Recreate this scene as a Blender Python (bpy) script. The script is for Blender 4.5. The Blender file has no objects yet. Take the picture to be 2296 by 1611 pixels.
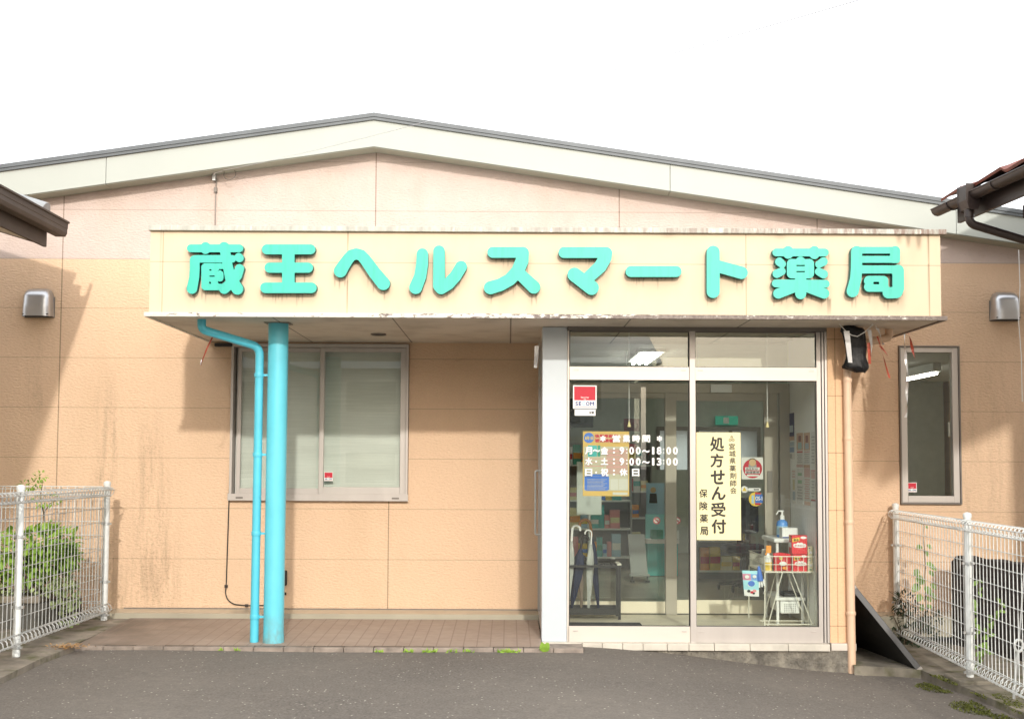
import bpy, bmesh, math, random
from mathutils import Vector, Matrix
import numpy as np
random.seed(7)
R = math.radians
S = bpy.context.scene
COL = S.collection

# ------------------------------------------------------------------ camera, world, sun, exposure
CD, CH = 10.98, 1.36                 # distance to the gable wall (plane y = 0) and eye height
FPX, CX, CY = 2700.0, 1147.5, 876.5  # focal length and principal point in a 2295 x 1611 picture
pitch, yaw, roll = math.atan(.0594), math.atan(.0024), .0047
fw = Vector((math.sin(yaw)*math.cos(pitch), math.cos(yaw)*math.cos(pitch), math.sin(pitch)))
rt = Vector((math.cos(yaw), -math.sin(yaw), 0)); up = rt.cross(fw)
rt2 = rt*math.cos(roll) + up*math.sin(roll); up2 = up*math.cos(roll) - rt*math.sin(roll)
CAM = Vector((0, -CD, CH))
cam = bpy.data.cameras.new('camera'); camo = bpy.data.objects.new('camera', cam); COL.objects.link(camo)
cam.sensor_width = 36; cam.lens = 36*FPX/2295; cam.shift_y = (CY-805.5)/2295; cam.clip_end = 1000
camo.matrix_world = Matrix(((rt2.x, up2.x, -fw.x, CAM.x), (rt2.y, up2.y, -fw.y, CAM.y), (rt2.z, up2.z, -fw.z, CAM.z), (0, 0, 0, 1)))
S.camera = camo

SUN = Vector((.25, -1.94, .80)).normalized()          # towards the sun
w = bpy.data.worlds.new('World'); S.world = w; w.use_nodes = True
nt = w.node_tree; nt.nodes.clear()
sky = nt.nodes.new('ShaderNodeTexSky'); sky.sky_type = 'NISHITA'; sky.sun_disc = False
sky.sun_elevation = math.asin(SUN.z); sky.sun_rotation = math.atan2(SUN.x, SUN.y); sky.dust_density = 4; sky.air_density = 1
mixn = nt.nodes.new('ShaderNodeMix'); mixn.data_type = 'RGBA'; mixn.inputs[0].default_value = .6
mixn.inputs[7].default_value = (18, 18, 18, 1)      # thin bright cloud over the whole sky
bg = nt.nodes.new('ShaderNodeBackground'); bg.inputs[1].default_value = .15
wo = nt.nodes.new('ShaderNodeOutputWorld')
nt.links.new(sky.outputs[0], mixn.inputs[6]); nt.links.new(mixn.outputs[2], bg.inputs[0]); nt.links.new(bg.outputs[0], wo.inputs[0])
sl = bpy.data.lights.new('sun', 'SUN'); so = bpy.data.objects.new('sun', sl); COL.objects.link(so)
sl.energy = 2.0; sl.angle = R(1.5); sl.color = (1, .94, .86)
so.rotation_euler = SUN.to_track_quat('Z', 'Y').to_euler()
S.view_settings.view_transform = 'Standard'; S.view_settings.look = 'None'
S.view_settings.exposure = 0.15; S.view_settings.gamma = 1
S.render.engine = 'CYCLES'
S.cycles.use_denoising = True
S.cycles.transparent_max_bounces = 24; S.cycles.max_bounces = 8; S.cycles.caustics_reflective = False
S.cycles.sample_clamp_indirect = 4

# ------------------------------------------------------------------ measuring and mesh helpers
def ray(x, y): return fw + rt2*((x-CX)/FPX) + up2*((CY-y)/FPX)
def P(x, y, Y):
    d = ray(x, y); return CAM + d*((Y-CAM.y)/d.y)
def G(x, y, z):
    d = ray(x, y); return CAM + d*((z-CAM.z)/d.z)
def V(x0, y0, k): return lambda x, y: ((x0+k*x)/1.48322, (y0+k*y)/1.48322)   # crop -> picture

class MB:
    def __init__(s): s.v = []; s.f = []; s.m = []
    def add(s, vs, fs, mi=0):
        b = len(s.v); s.v += [tuple(q) for q in vs]
        for f in fs: s.f.append(tuple(b+i for i in f)); s.m.append(mi)
        return s
    def quad(s, a, b, c, d, mi=0): return s.add([a, b, c, d], [(0, 1, 2, 3)], mi)
    def box(s, x0, x1, y0, y1, z0, z1, mi=0):
        vs = [(x, y, z) for z in (z0, z1) for y in (y0, y1) for x in (x0, x1)]
        return s.add(vs, [(0, 2, 3, 1), (4, 5, 7, 6), (0, 1, 5, 4), (2, 6, 7, 3), (0, 4, 6, 2), (1, 3, 7, 5)], mi)
    def obox(s, o, a, b, c, mi=0):
        o, a, b, c = map(Vector, (o, a, b, c))
        vs = [o, o+a, o+b, o+a+b, o+c, o+a+c, o+b+c, o+a+b+c]
        if a.cross(b).dot(c) < 0:
            return s.add(vs, [(0, 1, 3, 2), (4, 6, 7, 5), (0, 4, 5, 1), (2, 3, 7, 6), (0, 2, 6, 4), (1, 5, 7, 3)], mi)
        return s.add(vs, [(0, 2, 3, 1), (4, 5, 7, 6), (0, 1, 5, 4), (2, 6, 7, 3), (0, 4, 6, 2), (1, 3, 7, 5)], mi)
    def tube(s, pts, r, n=8, mi=0, cap=True, closed=False):
        pts = [Vector(p) for p in pts]; N = len(pts); rs = r if isinstance(r, (list, tuple)) else [r]*N
        vs = []; prev = None
        for i, p in enumerate(pts):
            if closed: t = pts[(i+1) % N]-pts[i-1]
            else: t = pts[min(i+1, N-1)]-pts[max(i-1, 0)]
            t.normalize()
            if prev is None:
                a = Vector((0, 0, 1)) if abs(t.z) < .9 else Vector((1, 0, 0))
                x = t.cross(a).normalized()
            else:
                x = (prev - t*prev.dot(t)).normalized()
            prev = x; y = t.cross(x)
            for k in range(n):
                an = 2*math.pi*k/n; vs.append(p + (x*math.cos(an)+y*math.sin(an))*rs[i])
        fs = []
        for i in range(N if closed else N-1):
            j = (i+1) % N
            for k in range(n): fs.append((i*n+k, i*n+(k+1) % n, j*n+(k+1) % n, j*n+k))
        if cap and not closed: fs += [tuple(reversed(range(n))), tuple((N-1)*n+k for k in range(n))]
        return s.add(vs, fs, mi)
    def lathe(s, prof, c, n=20, mi=0, sx=1, sy=1):
        vs = []; fs = []
        for r, z in prof:
            for k in range(n):
                an = 2*math.pi*k/n; vs.append((c[0]+r*sx*math.cos(an), c[1]+r*sy*math.sin(an), c[2]+z))
        for i in range(len(prof)-1):
            for k in range(n): fs.append((i*n+k, i*n+(k+1) % n, (i+1)*n+(k+1) % n, (i+1)*n+k))
        fs += [tuple(reversed(range(n))), tuple((len(prof)-1)*n+k for k in range(n))]
        return s.add(vs, fs, mi)
    def build(s, name, mats, parent=None, smooth=False, bevel=0, root=None):
        me = bpy.data.meshes.new(name)
        o = ROOT.get(parent.name, Vector()) if parent else Vector()
        me.from_pydata([(a-o.x, b-o.y, c-o.z) for a, b, c in s.v], [], s.f)
        for m in (mats if isinstance(mats, (list, tuple)) else [mats]): me.materials.append(m)
        me.polygons.foreach_set('material_index', s.m)
        if smooth:
            me.polygons.foreach_set('use_smooth', [True]*len(s.f)); me.set_sharp_from_angle(angle=R(42))
        me.update()
        ob = bpy.data.objects.new(name, me); COL.objects.link(ob)
        if parent: ob.parent = parent
        ROOT[ob.name] = o
        if bevel:
            b = ob.modifiers.new('bevel', 'BEVEL'); b.width = bevel; b.segments = 2; b.limit_method = 'ANGLE'; b.angle_limit = R(40)
        return ob
ROOT = {}
def tag(o, label=None, cat=None, group=None, kind=None):
    if label: o['label'] = label
    if cat: o['category'] = cat
    if group: o['group'] = group
    if kind: o['kind'] = kind
    return o
def thing(name, label, cat, loc=(0, 0, 0), group=None):
    o = bpy.data.objects.new(name, None); COL.objects.link(o); o.location = loc; o.empty_display_size = .1
    ROOT[o.name] = Vector(loc)
    return tag(o, label, cat, group)
def arc(c, r, a0, a1, n, ax, ay):
    c, ax, ay = Vector(c), Vector(ax), Vector(ay)
    return [c + ax*(r*math.cos(R(a0+(a1-a0)*i/n))) + ay*(r*math.sin(R(a0+(a1-a0)*i/n))) for i in range(n+1)]
def smooth_path(pts, rad, n=5):
    pts = [Vector(p) for p in pts]; out = [pts[0]]
    for i in range(1, len(pts)-1):
        a, b, c = pts[i-1], pts[i], pts[i+1]
        u = (a-b); v = (c-b); d = min(rad, u.length*.45, v.length*.45)
        p0 = b+u.normalized()*d; p2 = b+v.normalized()*d
        for k in range(n+1):
            t = k/n; out.append(p0*(1-t)**2 + b*(2*t*(1-t)) + p2*t*t)
    out.append(pts[-1]); return out

# ------------------------------------------------------------------ materials
def mat(name, col, rough=.6, metal=0., var=0., vscale=8., bump=0., bscale=40., stretch=(1, 1, 1), spec=.5, col2=None, vdetail=4, stain=None, extra=None, bdist=.004, stain_noise=False):
    m = bpy.data.materials.new(name); m.use_nodes = True
    t = m.node_tree; b = t.nodes['Principled BSDF']
    b.inputs['Base Color'].default_value = (*col, 1); b.inputs['Roughness'].default_value = rough
    b.inputs['Metallic'].default_value = metal; b.inputs['Specular IOR Level'].default_value = spec
    geo = None; src = None
    def pos():
        nonlocal geo
        if geo is None: geo = t.nodes.new('ShaderNodeNewGeometry')
        return geo.outputs['Position']
    def mapped(sc):
        mp = t.nodes.new('ShaderNodeMapping'); mp.inputs['Scale'].default_value = sc
        t.links.new(pos(), mp.inputs['Vector']); return mp.outputs[0]
    def mixc(f, a, bcol, blend='MIX'):
        n = t.nodes.new('ShaderNodeMix'); n.data_type = 'RGBA'; n.blend_type = blend
        for sock, val in ((0, f), (6, a), (7, bcol)):
            if hasattr(val, 'default_value') or hasattr(val, 'is_output'): t.links.new(val, n.inputs[sock])
            else: n.inputs[sock].default_value = val if sock == 0 else (*val, 1)
        return n.outputs[2]
    def math_(op, a, b_=None, c_=None, clamp=False):
        n = t.nodes.new('ShaderNodeMath'); n.operation = op; n.use_clamp = clamp
        for i, val in enumerate((a, b_, c_)):
            if val is None: continue
            if hasattr(val, 'is_output'): t.links.new(val, n.inputs[i])
            else: n.inputs[i].default_value = val
        return n.outputs[0]
    def noise(scale, detail=4, sc=(1, 1, 1), rough_=.55):
        n = t.nodes.new('ShaderNodeTexNoise'); n.inputs['Scale'].default_value = scale; n.inputs['Detail'].default_value = detail
        n.inputs['Roughness'].default_value = rough_
        t.links.new(mapped(sc), n.inputs['Vector']); return n.outputs['Fac']
    def ramp(f, a, b_):
        n = t.nodes.new('ShaderNodeMapRange'); n.inputs[1].default_value = a; n.inputs[2].default_value = b_
        t.links.new(f, n.inputs[0]); return n.outputs[0]
    if var or col2:
        c2 = col2 or tuple(c*(1-var) for c in col); c1 = col if col2 else tuple(min(1, c*(1+var*.5)) for c in col)
        src = mixc(ramp(noise(vscale, vdetail, stretch), .3, .7), c1, c2)
    m['h'] = 0
    H = dict(t=t, b=b, pos=pos, mixc=mixc, math=math_, noise=noise, ramp=ramp, mapped=mapped)
    if extra: src = extra(H, src if src is not None else mixc(0., col, col)) or src
    if stain:
        at = t.nodes.new('ShaderNodeAttribute'); at.attribute_name = 'stain'
        fac = at.outputs['Fac']
        if stain_noise:
            fac = math_('MULTIPLY', fac, math_('ADD', math_('MULTIPLY', ramp(noise(11, 6, (1.6, 1, .16), .65), .42, .72), .42), math_('MULTIPLY', ramp(noise(46, 5, (1, 1, .55), .7), .5, .68), .34)))
        src = mixc(fac, src if src is not None else mixc(0., col, col), stain)
    if src is not None: t.links.new(src, b.inputs['Base Color'])
    if bump:
        bn = t.nodes.new('ShaderNodeBump'); bn.inputs['Strength'].default_value = bump; bn.inputs['Distance'].default_value = bdist
        t.links.new(noise(bscale, 5, stretch), bn.inputs['Height']); t.links.new(bn.outputs[0], b.inputs['Normal'])
    return m
def sep(H, axis):
    n = H['t'].nodes.new('ShaderNodeSeparateXYZ'); H['t'].links.new(H['pos'](), n.inputs[0]); return n.outputs[axis]

WALL_X = [-7.2, -4.106, -1.237, 1.007, 2.83, 5.9]
def siding_extra(H, src):
    x, z = sep(H, 'X'), sep(H, 'Z'); M = H['math']
    top = M('GREATER_THAN', z, 3.207)
    src = H['mixc'](top, src, H['mixc'](H['ramp'](H['noise'](5, 3), .3, .7), (.64, .53, .48), (.59, .485, .44)))
    f = M('FRACT', M('DIVIDE', M('ADD', z, 10-.472-.455*.5+.001), .455))
    h = M('COMPARE', f, .5, .0075)
    v = 0
    for c in WALL_X[1:-1]:
        k = M('COMPARE', x, c, .0055)
        if abs(c-1.007) < .01 or abs(c-2.83) < .01: k = M('MULTIPLY', k, M('GREATER_THAN', z, 3.0))
        if abs(c+1.237) < .01: k = M('MULTIPLY', k, M('GREATER_THAN', z, 3.0))
        v = k if v == 0 else M('ADD', v, k)
    v2 = M('MULTIPLY', M('COMPARE', x, -1.088, .005), M('LESS_THAN', z, 1.02))
    g = M('ADD', M('MULTIPLY', h, .36), M('MULTIPLY', M('ADD', v, v2), .6), clamp=True)
    dirt = M('MULTIPLY', H['ramp'](H['noise'](1.3, 4, (1.5, 1.5, .5)), .5, .8), .22)
    src = H['mixc'](dirt, src, (.42, .30, .17))
    return H['mixc'](g, src, (.16, .105, .06))
M_siding = mat('siding', (.74, .53, .365), .85, var=.07, vscale=60, bump=.9, bscale=30, stretch=(1, 1, 2.2), stain=(.17, .12, .07), stain_noise=True, extra=siding_extra, spec=.2, bdist=.012)
def fascia_extra(H, src):
    x, z = sep(H, 'X'), sep(H, 'Z'); M = H['math']
    g = M('MULTIPLY', M('COMPARE', z, 2.864, .0035), .42)
    for c in (-2.622, -1.226, 1.788, 3.174): g = M('ADD', g, M('MULTIPLY', M('COMPARE', x, c, .004), .5), clamp=True)
    soft = M('MULTIPLY', H['ramp'](H['noise'](2.2, 4, (2.5, 1, .35)), .52, .85), .3)
    src = H['mixc'](soft, src, (.62, .47, .30))
    return H['mixc'](g, src, (.33, .21, .11))
M_fascia = mat('fascia_panel', (.725, .59, .425), .6, var=.03, vscale=5, bump=.12, bscale=60, stain=(.12, .075, .045), extra=fascia_extra, spec=.25)
M_alu = mat('aluminium', (.53, .49, .455), .38, .35, var=.08, vscale=6, stretch=(1, 1, .2))
M_alud = mat('dark_aluminium', (.20, .18, .16), .45, .3, var=.1, vscale=6)
M_aluw = mat('pale_aluminium', (.68, .62, .55), .4, .2, var=.05, vscale=6, stretch=(.3, 1, 1))
M_white = mat('white_panel', (.56, .615, .65), .35, .0, var=.03, vscale=3)
def flash_extra(H, src):
    x = sep(H, 'X'); M = H['math']
    f = H['ramp'](H['noise'](14, 5, (2.5, 1, .5)), .42, .62)
    a = M('MULTIPLY', M('ADD', f, 0.), H['ramp'](x, -1.5, 3.0), clamp=True)
    src = H['mixc'](a, src, (.24, .17, .14))
    return H['mixc'](H['ramp'](H['noise'](24, 5, (1, 1, .3)), .62, .72), src, (.72, .68, .60))
M_flash = mat('weathered_flashing', (.50, .50, .44), .55, .1, var=.3, vscale=12, stretch=(2, 1, .5), extra=flash_extra)
def trim_extra(H, src):
    x = sep(H, 'X'); M = H['math']
    n_ = M('ADD', H['noise'](26, 7, (.55, 1, 1.6), .7), M('MULTIPLY', H['ramp'](x, -1.4, 1.6), .22))
    return H['mixc'](H['ramp'](n_, .585, .625), src, H['mixc'](H['ramp'](H['noise'](40, 4), .4, .6), (.14, .108, .092), (.23, .19, .165)))
M_trim = mat('peeling_trim', (.66, .65, .59), .5, .05, var=.06, vscale=9, extra=trim_extra)
M_board = mat('barge_board', (.425, .455, .42), .5, var=.03, vscale=2)
M_roofm = mat('roof_metal', (.125, .14, .152), .5, .2, var=.15, vscale=4)
M_under = mat('eave_underside', (.36, .37, .31), .6)
def soffit_extra(H, src):
    x = sep(H, 'X'); M = H['math']; g = 0
    for c in (-1.8, -.89, .01, .92, 1.83):
        k = M('COMPARE', x, c, .006); g = k if g == 0 else M('ADD', g, k)
    d = H['ramp'](H['noise'](3, 5), .5, .75)
    src = H['mixc'](M('MULTIPLY', d, .45), src, (.30, .25, .20))
    return H['mixc'](M('MULTIPLY', g, .75), src, (.08, .07, .06))
M_soffit = mat('soffit_board', (.66, .60, .52), .75, var=.06, vscale=3, extra=soffit_extra)
def column_extra(H, src):
    M = H['math']; z = sep(H, 'Z')
    low = M('MULTIPLY', H['ramp'](z, .22, -.05), H['ramp'](H['noise'](18, 5, (1, 1, .5)), .35, .65), clamp=True)
    src = H['mixc'](M('MULTIPLY', low, .75), src, (.20, .19, .15))
    chip = M('MULTIPLY', H['ramp'](H['noise'](9, 5, (1, 1, .6)), .715, .735), .8)
    fade = H['ramp'](H['noise'](1.6, 4, (3, 3, .6)), .4, .75)
    src = H['mixc'](M('MULTIPLY', fade, .35), src, (.22, .66, .76))
    return H['mixc'](chip, src, (.55, .62, .60))
M_blue = mat('cyan_paint', (.125, .59, .72), .36, var=.06, vscale=5, bump=.08, bscale=25, extra=column_extra)
M_bluepipe = mat('cyan_pipe', (.10, .55, .70), .4, var=.08, vscale=7)
def sign_extra(H, src):
    return H['mixc'](H['ramp'](H['noise'](9, 4, (3, 1, .35)), .5, .8), src, (.025, .42, .33))
M_sign = mat('turquoise_sign', (.045, .53, .41), .42, var=.04, vscale=4, extra=sign_extra)
M_signside = mat('sign_edge', (.02, .16, .15), .6, var=.4, vscale=20)
M_concrete = mat('concrete', (.36, .35, .30), .9, var=.3, vscale=7, bump=.4, bscale=60)
M_found = mat('foundation_paint', (.52, .52, .45), .85, var=.2, vscale=9, bump=.25, bscale=60)
M_rough = mat('rough_concrete', (.30, .275, .225), .95, var=.6, vscale=11, bump=1., bscale=35, stretch=(1, 1, .8), bdist=.03, col2=(.115, .105, .09))
M_whitetile = mat('sill_tile', (.62, .58, .50), .5, var=.2, vscale=5, bump=.08)
M_galv = mat('galvanised', (.60, .62, .62), .4, .75, var=.12, vscale=20)
M_fence = mat('white_fence', (.74, .77, .76), .45, .0, var=.12, vscale=15)
M_vent = mat('vent_steel', (.55, .56, .58), .32, .85, var=.1, vscale=4)
M_black = mat('black_plastic', (.012, .012, .013), .45)
M_dark = mat('dark_gap', (.03, .028, .026), .7)
M_brown = mat('brown_gutter', (.040, .028, .025), .38, var=.12, vscale=4)
M_brown2 = mat('brown_board', (.066, .049, .040), .6, var=.15, vscale=6)
M_tile = mat('red_roof_tile', (.20, .055, .035), .5, var=.45, vscale=5)
M_greytile = mat('grey_ridge_tile', (.30, .32, .33), .4, var=.2, vscale=8)
M_plaster = mat('plaster', (.62, .56, .46), .85, var=.08, vscale=4, bump=.2)
M_cream = mat('cream_pipe', (.74, .52, .36), .45, var=.06, vscale=9)
M_wallin = mat('interior_wall', (.88, .88, .85), .7, var=.03)
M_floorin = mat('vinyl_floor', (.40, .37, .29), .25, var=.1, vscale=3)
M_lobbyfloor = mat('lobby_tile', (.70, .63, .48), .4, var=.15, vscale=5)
M_ceil = mat('ceiling_board', (.78, .78, .75), .8, var=.03)
M_paper = mat('paper_white', (.78, .77, .73), .7, var=.02)
M_wire = mat('cream_wire', (.74, .71, .60), .4)
def glassmat(name, tint, refl=1.0, rough=0.0):
    m = bpy.data.materials.new(name); m.use_nodes = True; t = m.node_tree; t.nodes.clear()
    o = t.nodes.new('ShaderNodeOutputMaterial'); mx = t.nodes.new('ShaderNodeMixShader')
    lw = t.nodes.new('ShaderNodeLayerWeight'); lw.inputs[0].default_value = .5
    pw = t.nodes.new('ShaderNodeMath'); pw.operation = 'POWER'; pw.inputs[1].default_value = 5; t.links.new(lw.outputs['Facing'], pw.inputs[0])
    fr = t.nodes.new('ShaderNodeMath'); fr.operation = 'MULTIPLY_ADD'; fr.inputs[1].default_value = .95; fr.inputs[2].default_value = .05; t.links.new(pw.outputs[0], fr.inputs[0])
    tr = t.nodes.new('ShaderNodeBsdfTransparent'); tr.inputs[0].default_value = (*tint, 1)
    gl = t.nodes.new('ShaderNodeBsdfGlossy'); gl.inputs['Roughness'].default_value = rough; gl.inputs[0].default_value = (refl, refl, refl, 1)
    t.links.new(fr.outputs[0], mx.inputs[0]); t.links.new(tr.outputs[0], mx.inputs[1]); t.links.new(gl.outputs[0], mx.inputs[2]); t.links.new(mx.outputs[0], o.inputs[0])
    return m
M_glass = glassmat('window_glass', (.955, .98, .962))
M_glass2 = glassmat('inner_glass', (.955, .975, .96), .9)
def plain(name, c, rough=.55, **k): return mat('paint_'+name, c, rough, **k)
def emit(name, c, s):
    m = bpy.data.materials.new(name); m.use_nodes = True; b = m.node_tree.nodes['Principled BSDF']
    b.inputs['Emission Color'].default_value = (*c, 1); b.inputs['Emission Strength'].default_value = s; b.inputs['Base Color'].default_value = (.8, .8, .8, 1)
    return m
C_red = plain('red', (.52, .008, .03)); C_white = plain('white', (.82, .82, .80)); C_blk = plain('ink', (.018, .014, .012))
C_navy = plain('navy', (.03, .05, .22)); C_blue = plain('blue', (.05, .16, .55)); C_yel = plain('yellow', (.80, .56, .06))
C_org = plain('orange', (.80, .30, .03)); C_teal = plain('teal', (.06, .42, .40)); C_grn = plain('green', (.03, .30, .20))
C_cream = plain('cream_vinyl', (.85, .76, .42)); C_pink = plain('pink', (.72, .28, .28)); C_grey = plain('grey', (.32, .32, .31))
C_lblue = plain('pale_blue', (.38, .58, .72)); C_tan = plain('tan', (.62, .42, .22)); C_dk = plain('charcoal', (.016, .016, .016))
C_mar = plain('maroon', (.24, .05, .10)); C_cyan = plain('light_cyan', (.30, .70, .72)); C_navycl = plain('navy_cloth', (.014, .022, .055), .8)

# ------------------------------------------------------------------ flat writing
def glyph(body):
    c = bpy.data.curves.new('t', 'FONT'); c.body = body; c.resolution_u = 3
    o = bpy.data.objects.new('t', c); COL.objects.link(o)
    me = bpy.data.meshes.new_from_object(o.evaluated_get(bpy.context.evaluated_depsgraph_get()))
    vs = [v.co.copy() for v in me.vertices]; fs = [tuple(p.vertices) for p in me.polygons]
    bpy.data.objects.remove(o); bpy.data.curves.remove(c); bpy.data.meshes.remove(me)
    return vs, fs
def put_text(mb, body, x0, x1, z0, z1, y, mi=0, bold=.0, flip=False):
    """fit a run of writing into a rectangle on the plane y, facing the street"""
    vs, fs = glyph(body)
    if not vs: return
    a, b = min(v.x for v in vs), max(v.x for v in vs); c, d = min(v.y for v in vs), max(v.y for v in vs)
    e = bold*(z1-z0); x0 += e; x1 -= e; z0 += e; z1 -= e
    for i_, (ox, oz) in enumerate(((0, 0), (1, 0), (-1, 0), (0, 1), (0, -1)) if bold else ((0, 0),)):
        mb.add([(x0+(v.x-a)/(b-a)*(x1-x0)+ox*e, y-.0002*i_, z0+(v.y-c)/max(d-c, 1e-6)*(z1-z0)+oz*e) for v in vs], fs, mi)
def rect_px(fn, x0, y0, x1, y1, Y):
    a = P(*fn(x0, y0), Y); b = P(*fn(x1, y1), Y); return a.x, b.x, b.z, a.z
def put_px(mb, body, fn, x0, y0, x1, y1, Y, mi=0, bold=0.):
    X0, X1, Z0, Z1 = rect_px(fn, x0, y0, x1, y1, Y); put_text(mb, body, X0, X1, Z0, Z1, Y, mi, bold)
def disc(mb, cx, cz, r, y, n=24, mi=0, rz=None):
    rz = rz or r
    mb.add([(cx+r*math.cos(2*math.pi*k/n), y, cz+rz*math.sin(2*math.pi*k/n)) for k in range(n)], [tuple(range(n))], mi)
def ring(mb, cx, cz, r0, r1, y, n=24, mi=0):
    vs = []
    for k in range(n):
        a = 2*math.pi*k/n
        vs += [(cx+r0*math.cos(a), y, cz+r0*math.sin(a)), (cx+r1*math.cos(a), y, cz+r1*math.sin(a))]
    mb.add(vs, [(2*k, 2*k+1, (2*k+3) % (2*n), (2*k+2) % (2*n)) for k in range(n)], mi)
def card(mb, x0, x1, z0, z1, y, mi=0, t=.001): mb.box(x0, x1, y, y+t, z0, z1, mi)

# ------------------------------------------------------------------ ground
def smst(t): t = max(0, min(1, t)); return t*t*(3-2*t)
def gz(x, y):
    near = 1-smst((-y-3)/6)
    return -.075 - .20*smst((x-.45)/2.4)*(.45+.55*near) - .02*smst((-y-1.7)/3) + .006*math.sin(x*2.1+y*1.3)*math.sin(y*1.7-x*.6)
def axis(lo, hi, flo, fhi, step):
    a = [flo+i*step for i in range(int((fhi-flo)/step)+1)]; s = step; q = a[-1]
    while q < hi: s *= 1.35; q += s; a.append(min(q, hi))
    s = step; q = a[0]; pre = []
    while q > lo: s *= 1.35; q -= s; pre.append(max(q, lo))
    return pre[::-1]+a
xs = axis(-300, 300, -5, 5, .1); ys = axis(-300, 300, -7, .5, .1)
g = MB(); g.v = [(x, y, gz(x, y)) for y in ys for x in xs]
nx = len(xs); g.f = [(j*nx+i, j*nx+i+1, (j+1)*nx+i+1, (j+1)*nx+i) for j in range(len(ys)-1) for i in range(nx-1)]; g.m = [0]*len(g.f)
def asphalt_extra(H, src):
    M = H['math']
    big = H['ramp'](H['noise'](.55, 4, (1, 1, 1)), .35, .7)
    src = H['mixc'](M('MULTIPLY', big, .6), src, (.255, .228, .195))
    wet = H['ramp'](H['noise'](1.1, 5, (.6, 1.4, 1)), .60, .78)
    src = H['mixc'](M('MULTIPLY', wet, .45), src, (.145, .13, .116))
    vo = H['t'].nodes.new('ShaderNodeTexVoronoi'); vo.inputs['Scale'].default_value = 38; H['t'].links.new(H['pos'](), vo.inputs['Vector'])
    sp = H['t'].nodes.new('ShaderNodeSeparateColor'); H['t'].links.new(vo.outputs['Color'], sp.inputs[0])
    mot = H['ramp'](H['noise'](16, 6, (1, 1, 1), .7), .35, .68)
    src = H['mixc'](M('MULTIPLY', mot, .55), src, (.13, .116, .103))
    vb = H['t'].nodes.new('ShaderNodeTexVoronoi'); vb.inputs['Scale'].default_value = 22; H['t'].links.new(H['pos'](), vb.inputs['Vector'])
    sb_ = H['t'].nodes.new('ShaderNodeSeparateColor'); H['t'].links.new(vb.outputs['Color'], sb_.inputs[0])
    big_ = M('MULTIPLY', M('LESS_THAN', vb.outputs['Distance'], .16), M('GREATER_THAN', sb_.outputs[0], .955))
    src = H['mixc'](M('MULTIPLY', big_, .7), src, (.40, .37, .31))
    speck = M('MULTIPLY', M('LESS_THAN', vo.outputs['Distance'], .24), M('GREATER_THAN', sp.outputs[0], .93))
    return H['mixc'](M('MULTIPLY', speck, .85), src, (.55, .52, .45))
M_asphalt = mat('asphalt', (.185, .167, .147), .92, var=.5, vscale=70, bump=.7, bscale=160, extra=asphalt_extra, vdetail=6, spec=.25)
tag(g.build('ground', M_asphalt, smooth=True), 'worn grey asphalt forecourt with pale specks in front of the shop', 'ground', kind='structure')

# tiled porch floor
def porch_z(y): return .0 + .026*y
def tile_extra(H, src):
    x, y = sep(H, 'X'), sep(H, 'Y'); M = H['math']
    jx = M('COMPARE', M('FRACT', M('DIVIDE', M('ADD', x, 10.02), .1035)), .5, .045)
    jy = M('COMPARE', M('FRACT', M('DIVIDE', M('ADD', y, 10.0), .215)), .5, .016)
    j = M('ADD', M('MULTIPLY', jx, .75), M('MULTIPLY', jy, .45), clamp=True)
    t = H['ramp'](H['noise'](2.2, 4), .4, .75)
    src = H['mixc'](M('MULTIPLY', t, .45), src, (.43, .355, .295))
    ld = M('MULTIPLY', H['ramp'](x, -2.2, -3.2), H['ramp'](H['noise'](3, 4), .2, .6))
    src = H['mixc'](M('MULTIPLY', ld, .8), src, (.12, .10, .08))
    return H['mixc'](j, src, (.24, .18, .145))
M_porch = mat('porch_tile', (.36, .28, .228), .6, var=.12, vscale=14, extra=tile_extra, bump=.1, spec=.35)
p = MB(); xa, xb = -3.3, .262
YP = -1.735
p.add([(xa, .0, porch_z(0)), (xb, .0, porch_z(0)), (xb, YP+.075, porch_z(YP+.075)), (xa, YP+.075, porch_z(YP+.075))], [(0, 3, 2, 1)])
p.add([(xa, .0, -.2), (xb, .0, -.2), (xb, YP+.075, -.2), (xa, YP+.075, -.2)], [(0, 1, 2, 3)])
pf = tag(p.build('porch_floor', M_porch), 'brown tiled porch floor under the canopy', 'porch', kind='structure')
k = MB(); n = 17; L = (.575-xa)/n
for i in range(n):
    x0 = xa+i*L+.002; k.box(x0, x0+L-.004, YP, YP+.073, -.16, porch_z(YP)+.001+random.uniform(-.002, .002))
k.box(.264, .575, YP+.075, -1.47, -.16, porch_z(YP)-.002)
M_kerbt = mat('kerb_tile', (.30, .25, .21), .7, var=.45, vscale=9, bump=.3)
tag(k.build('kerb', M_kerbt, bevel=.004), 'row of worn kerb tiles along the front of the porch', 'kerb', kind='structure')

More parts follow.
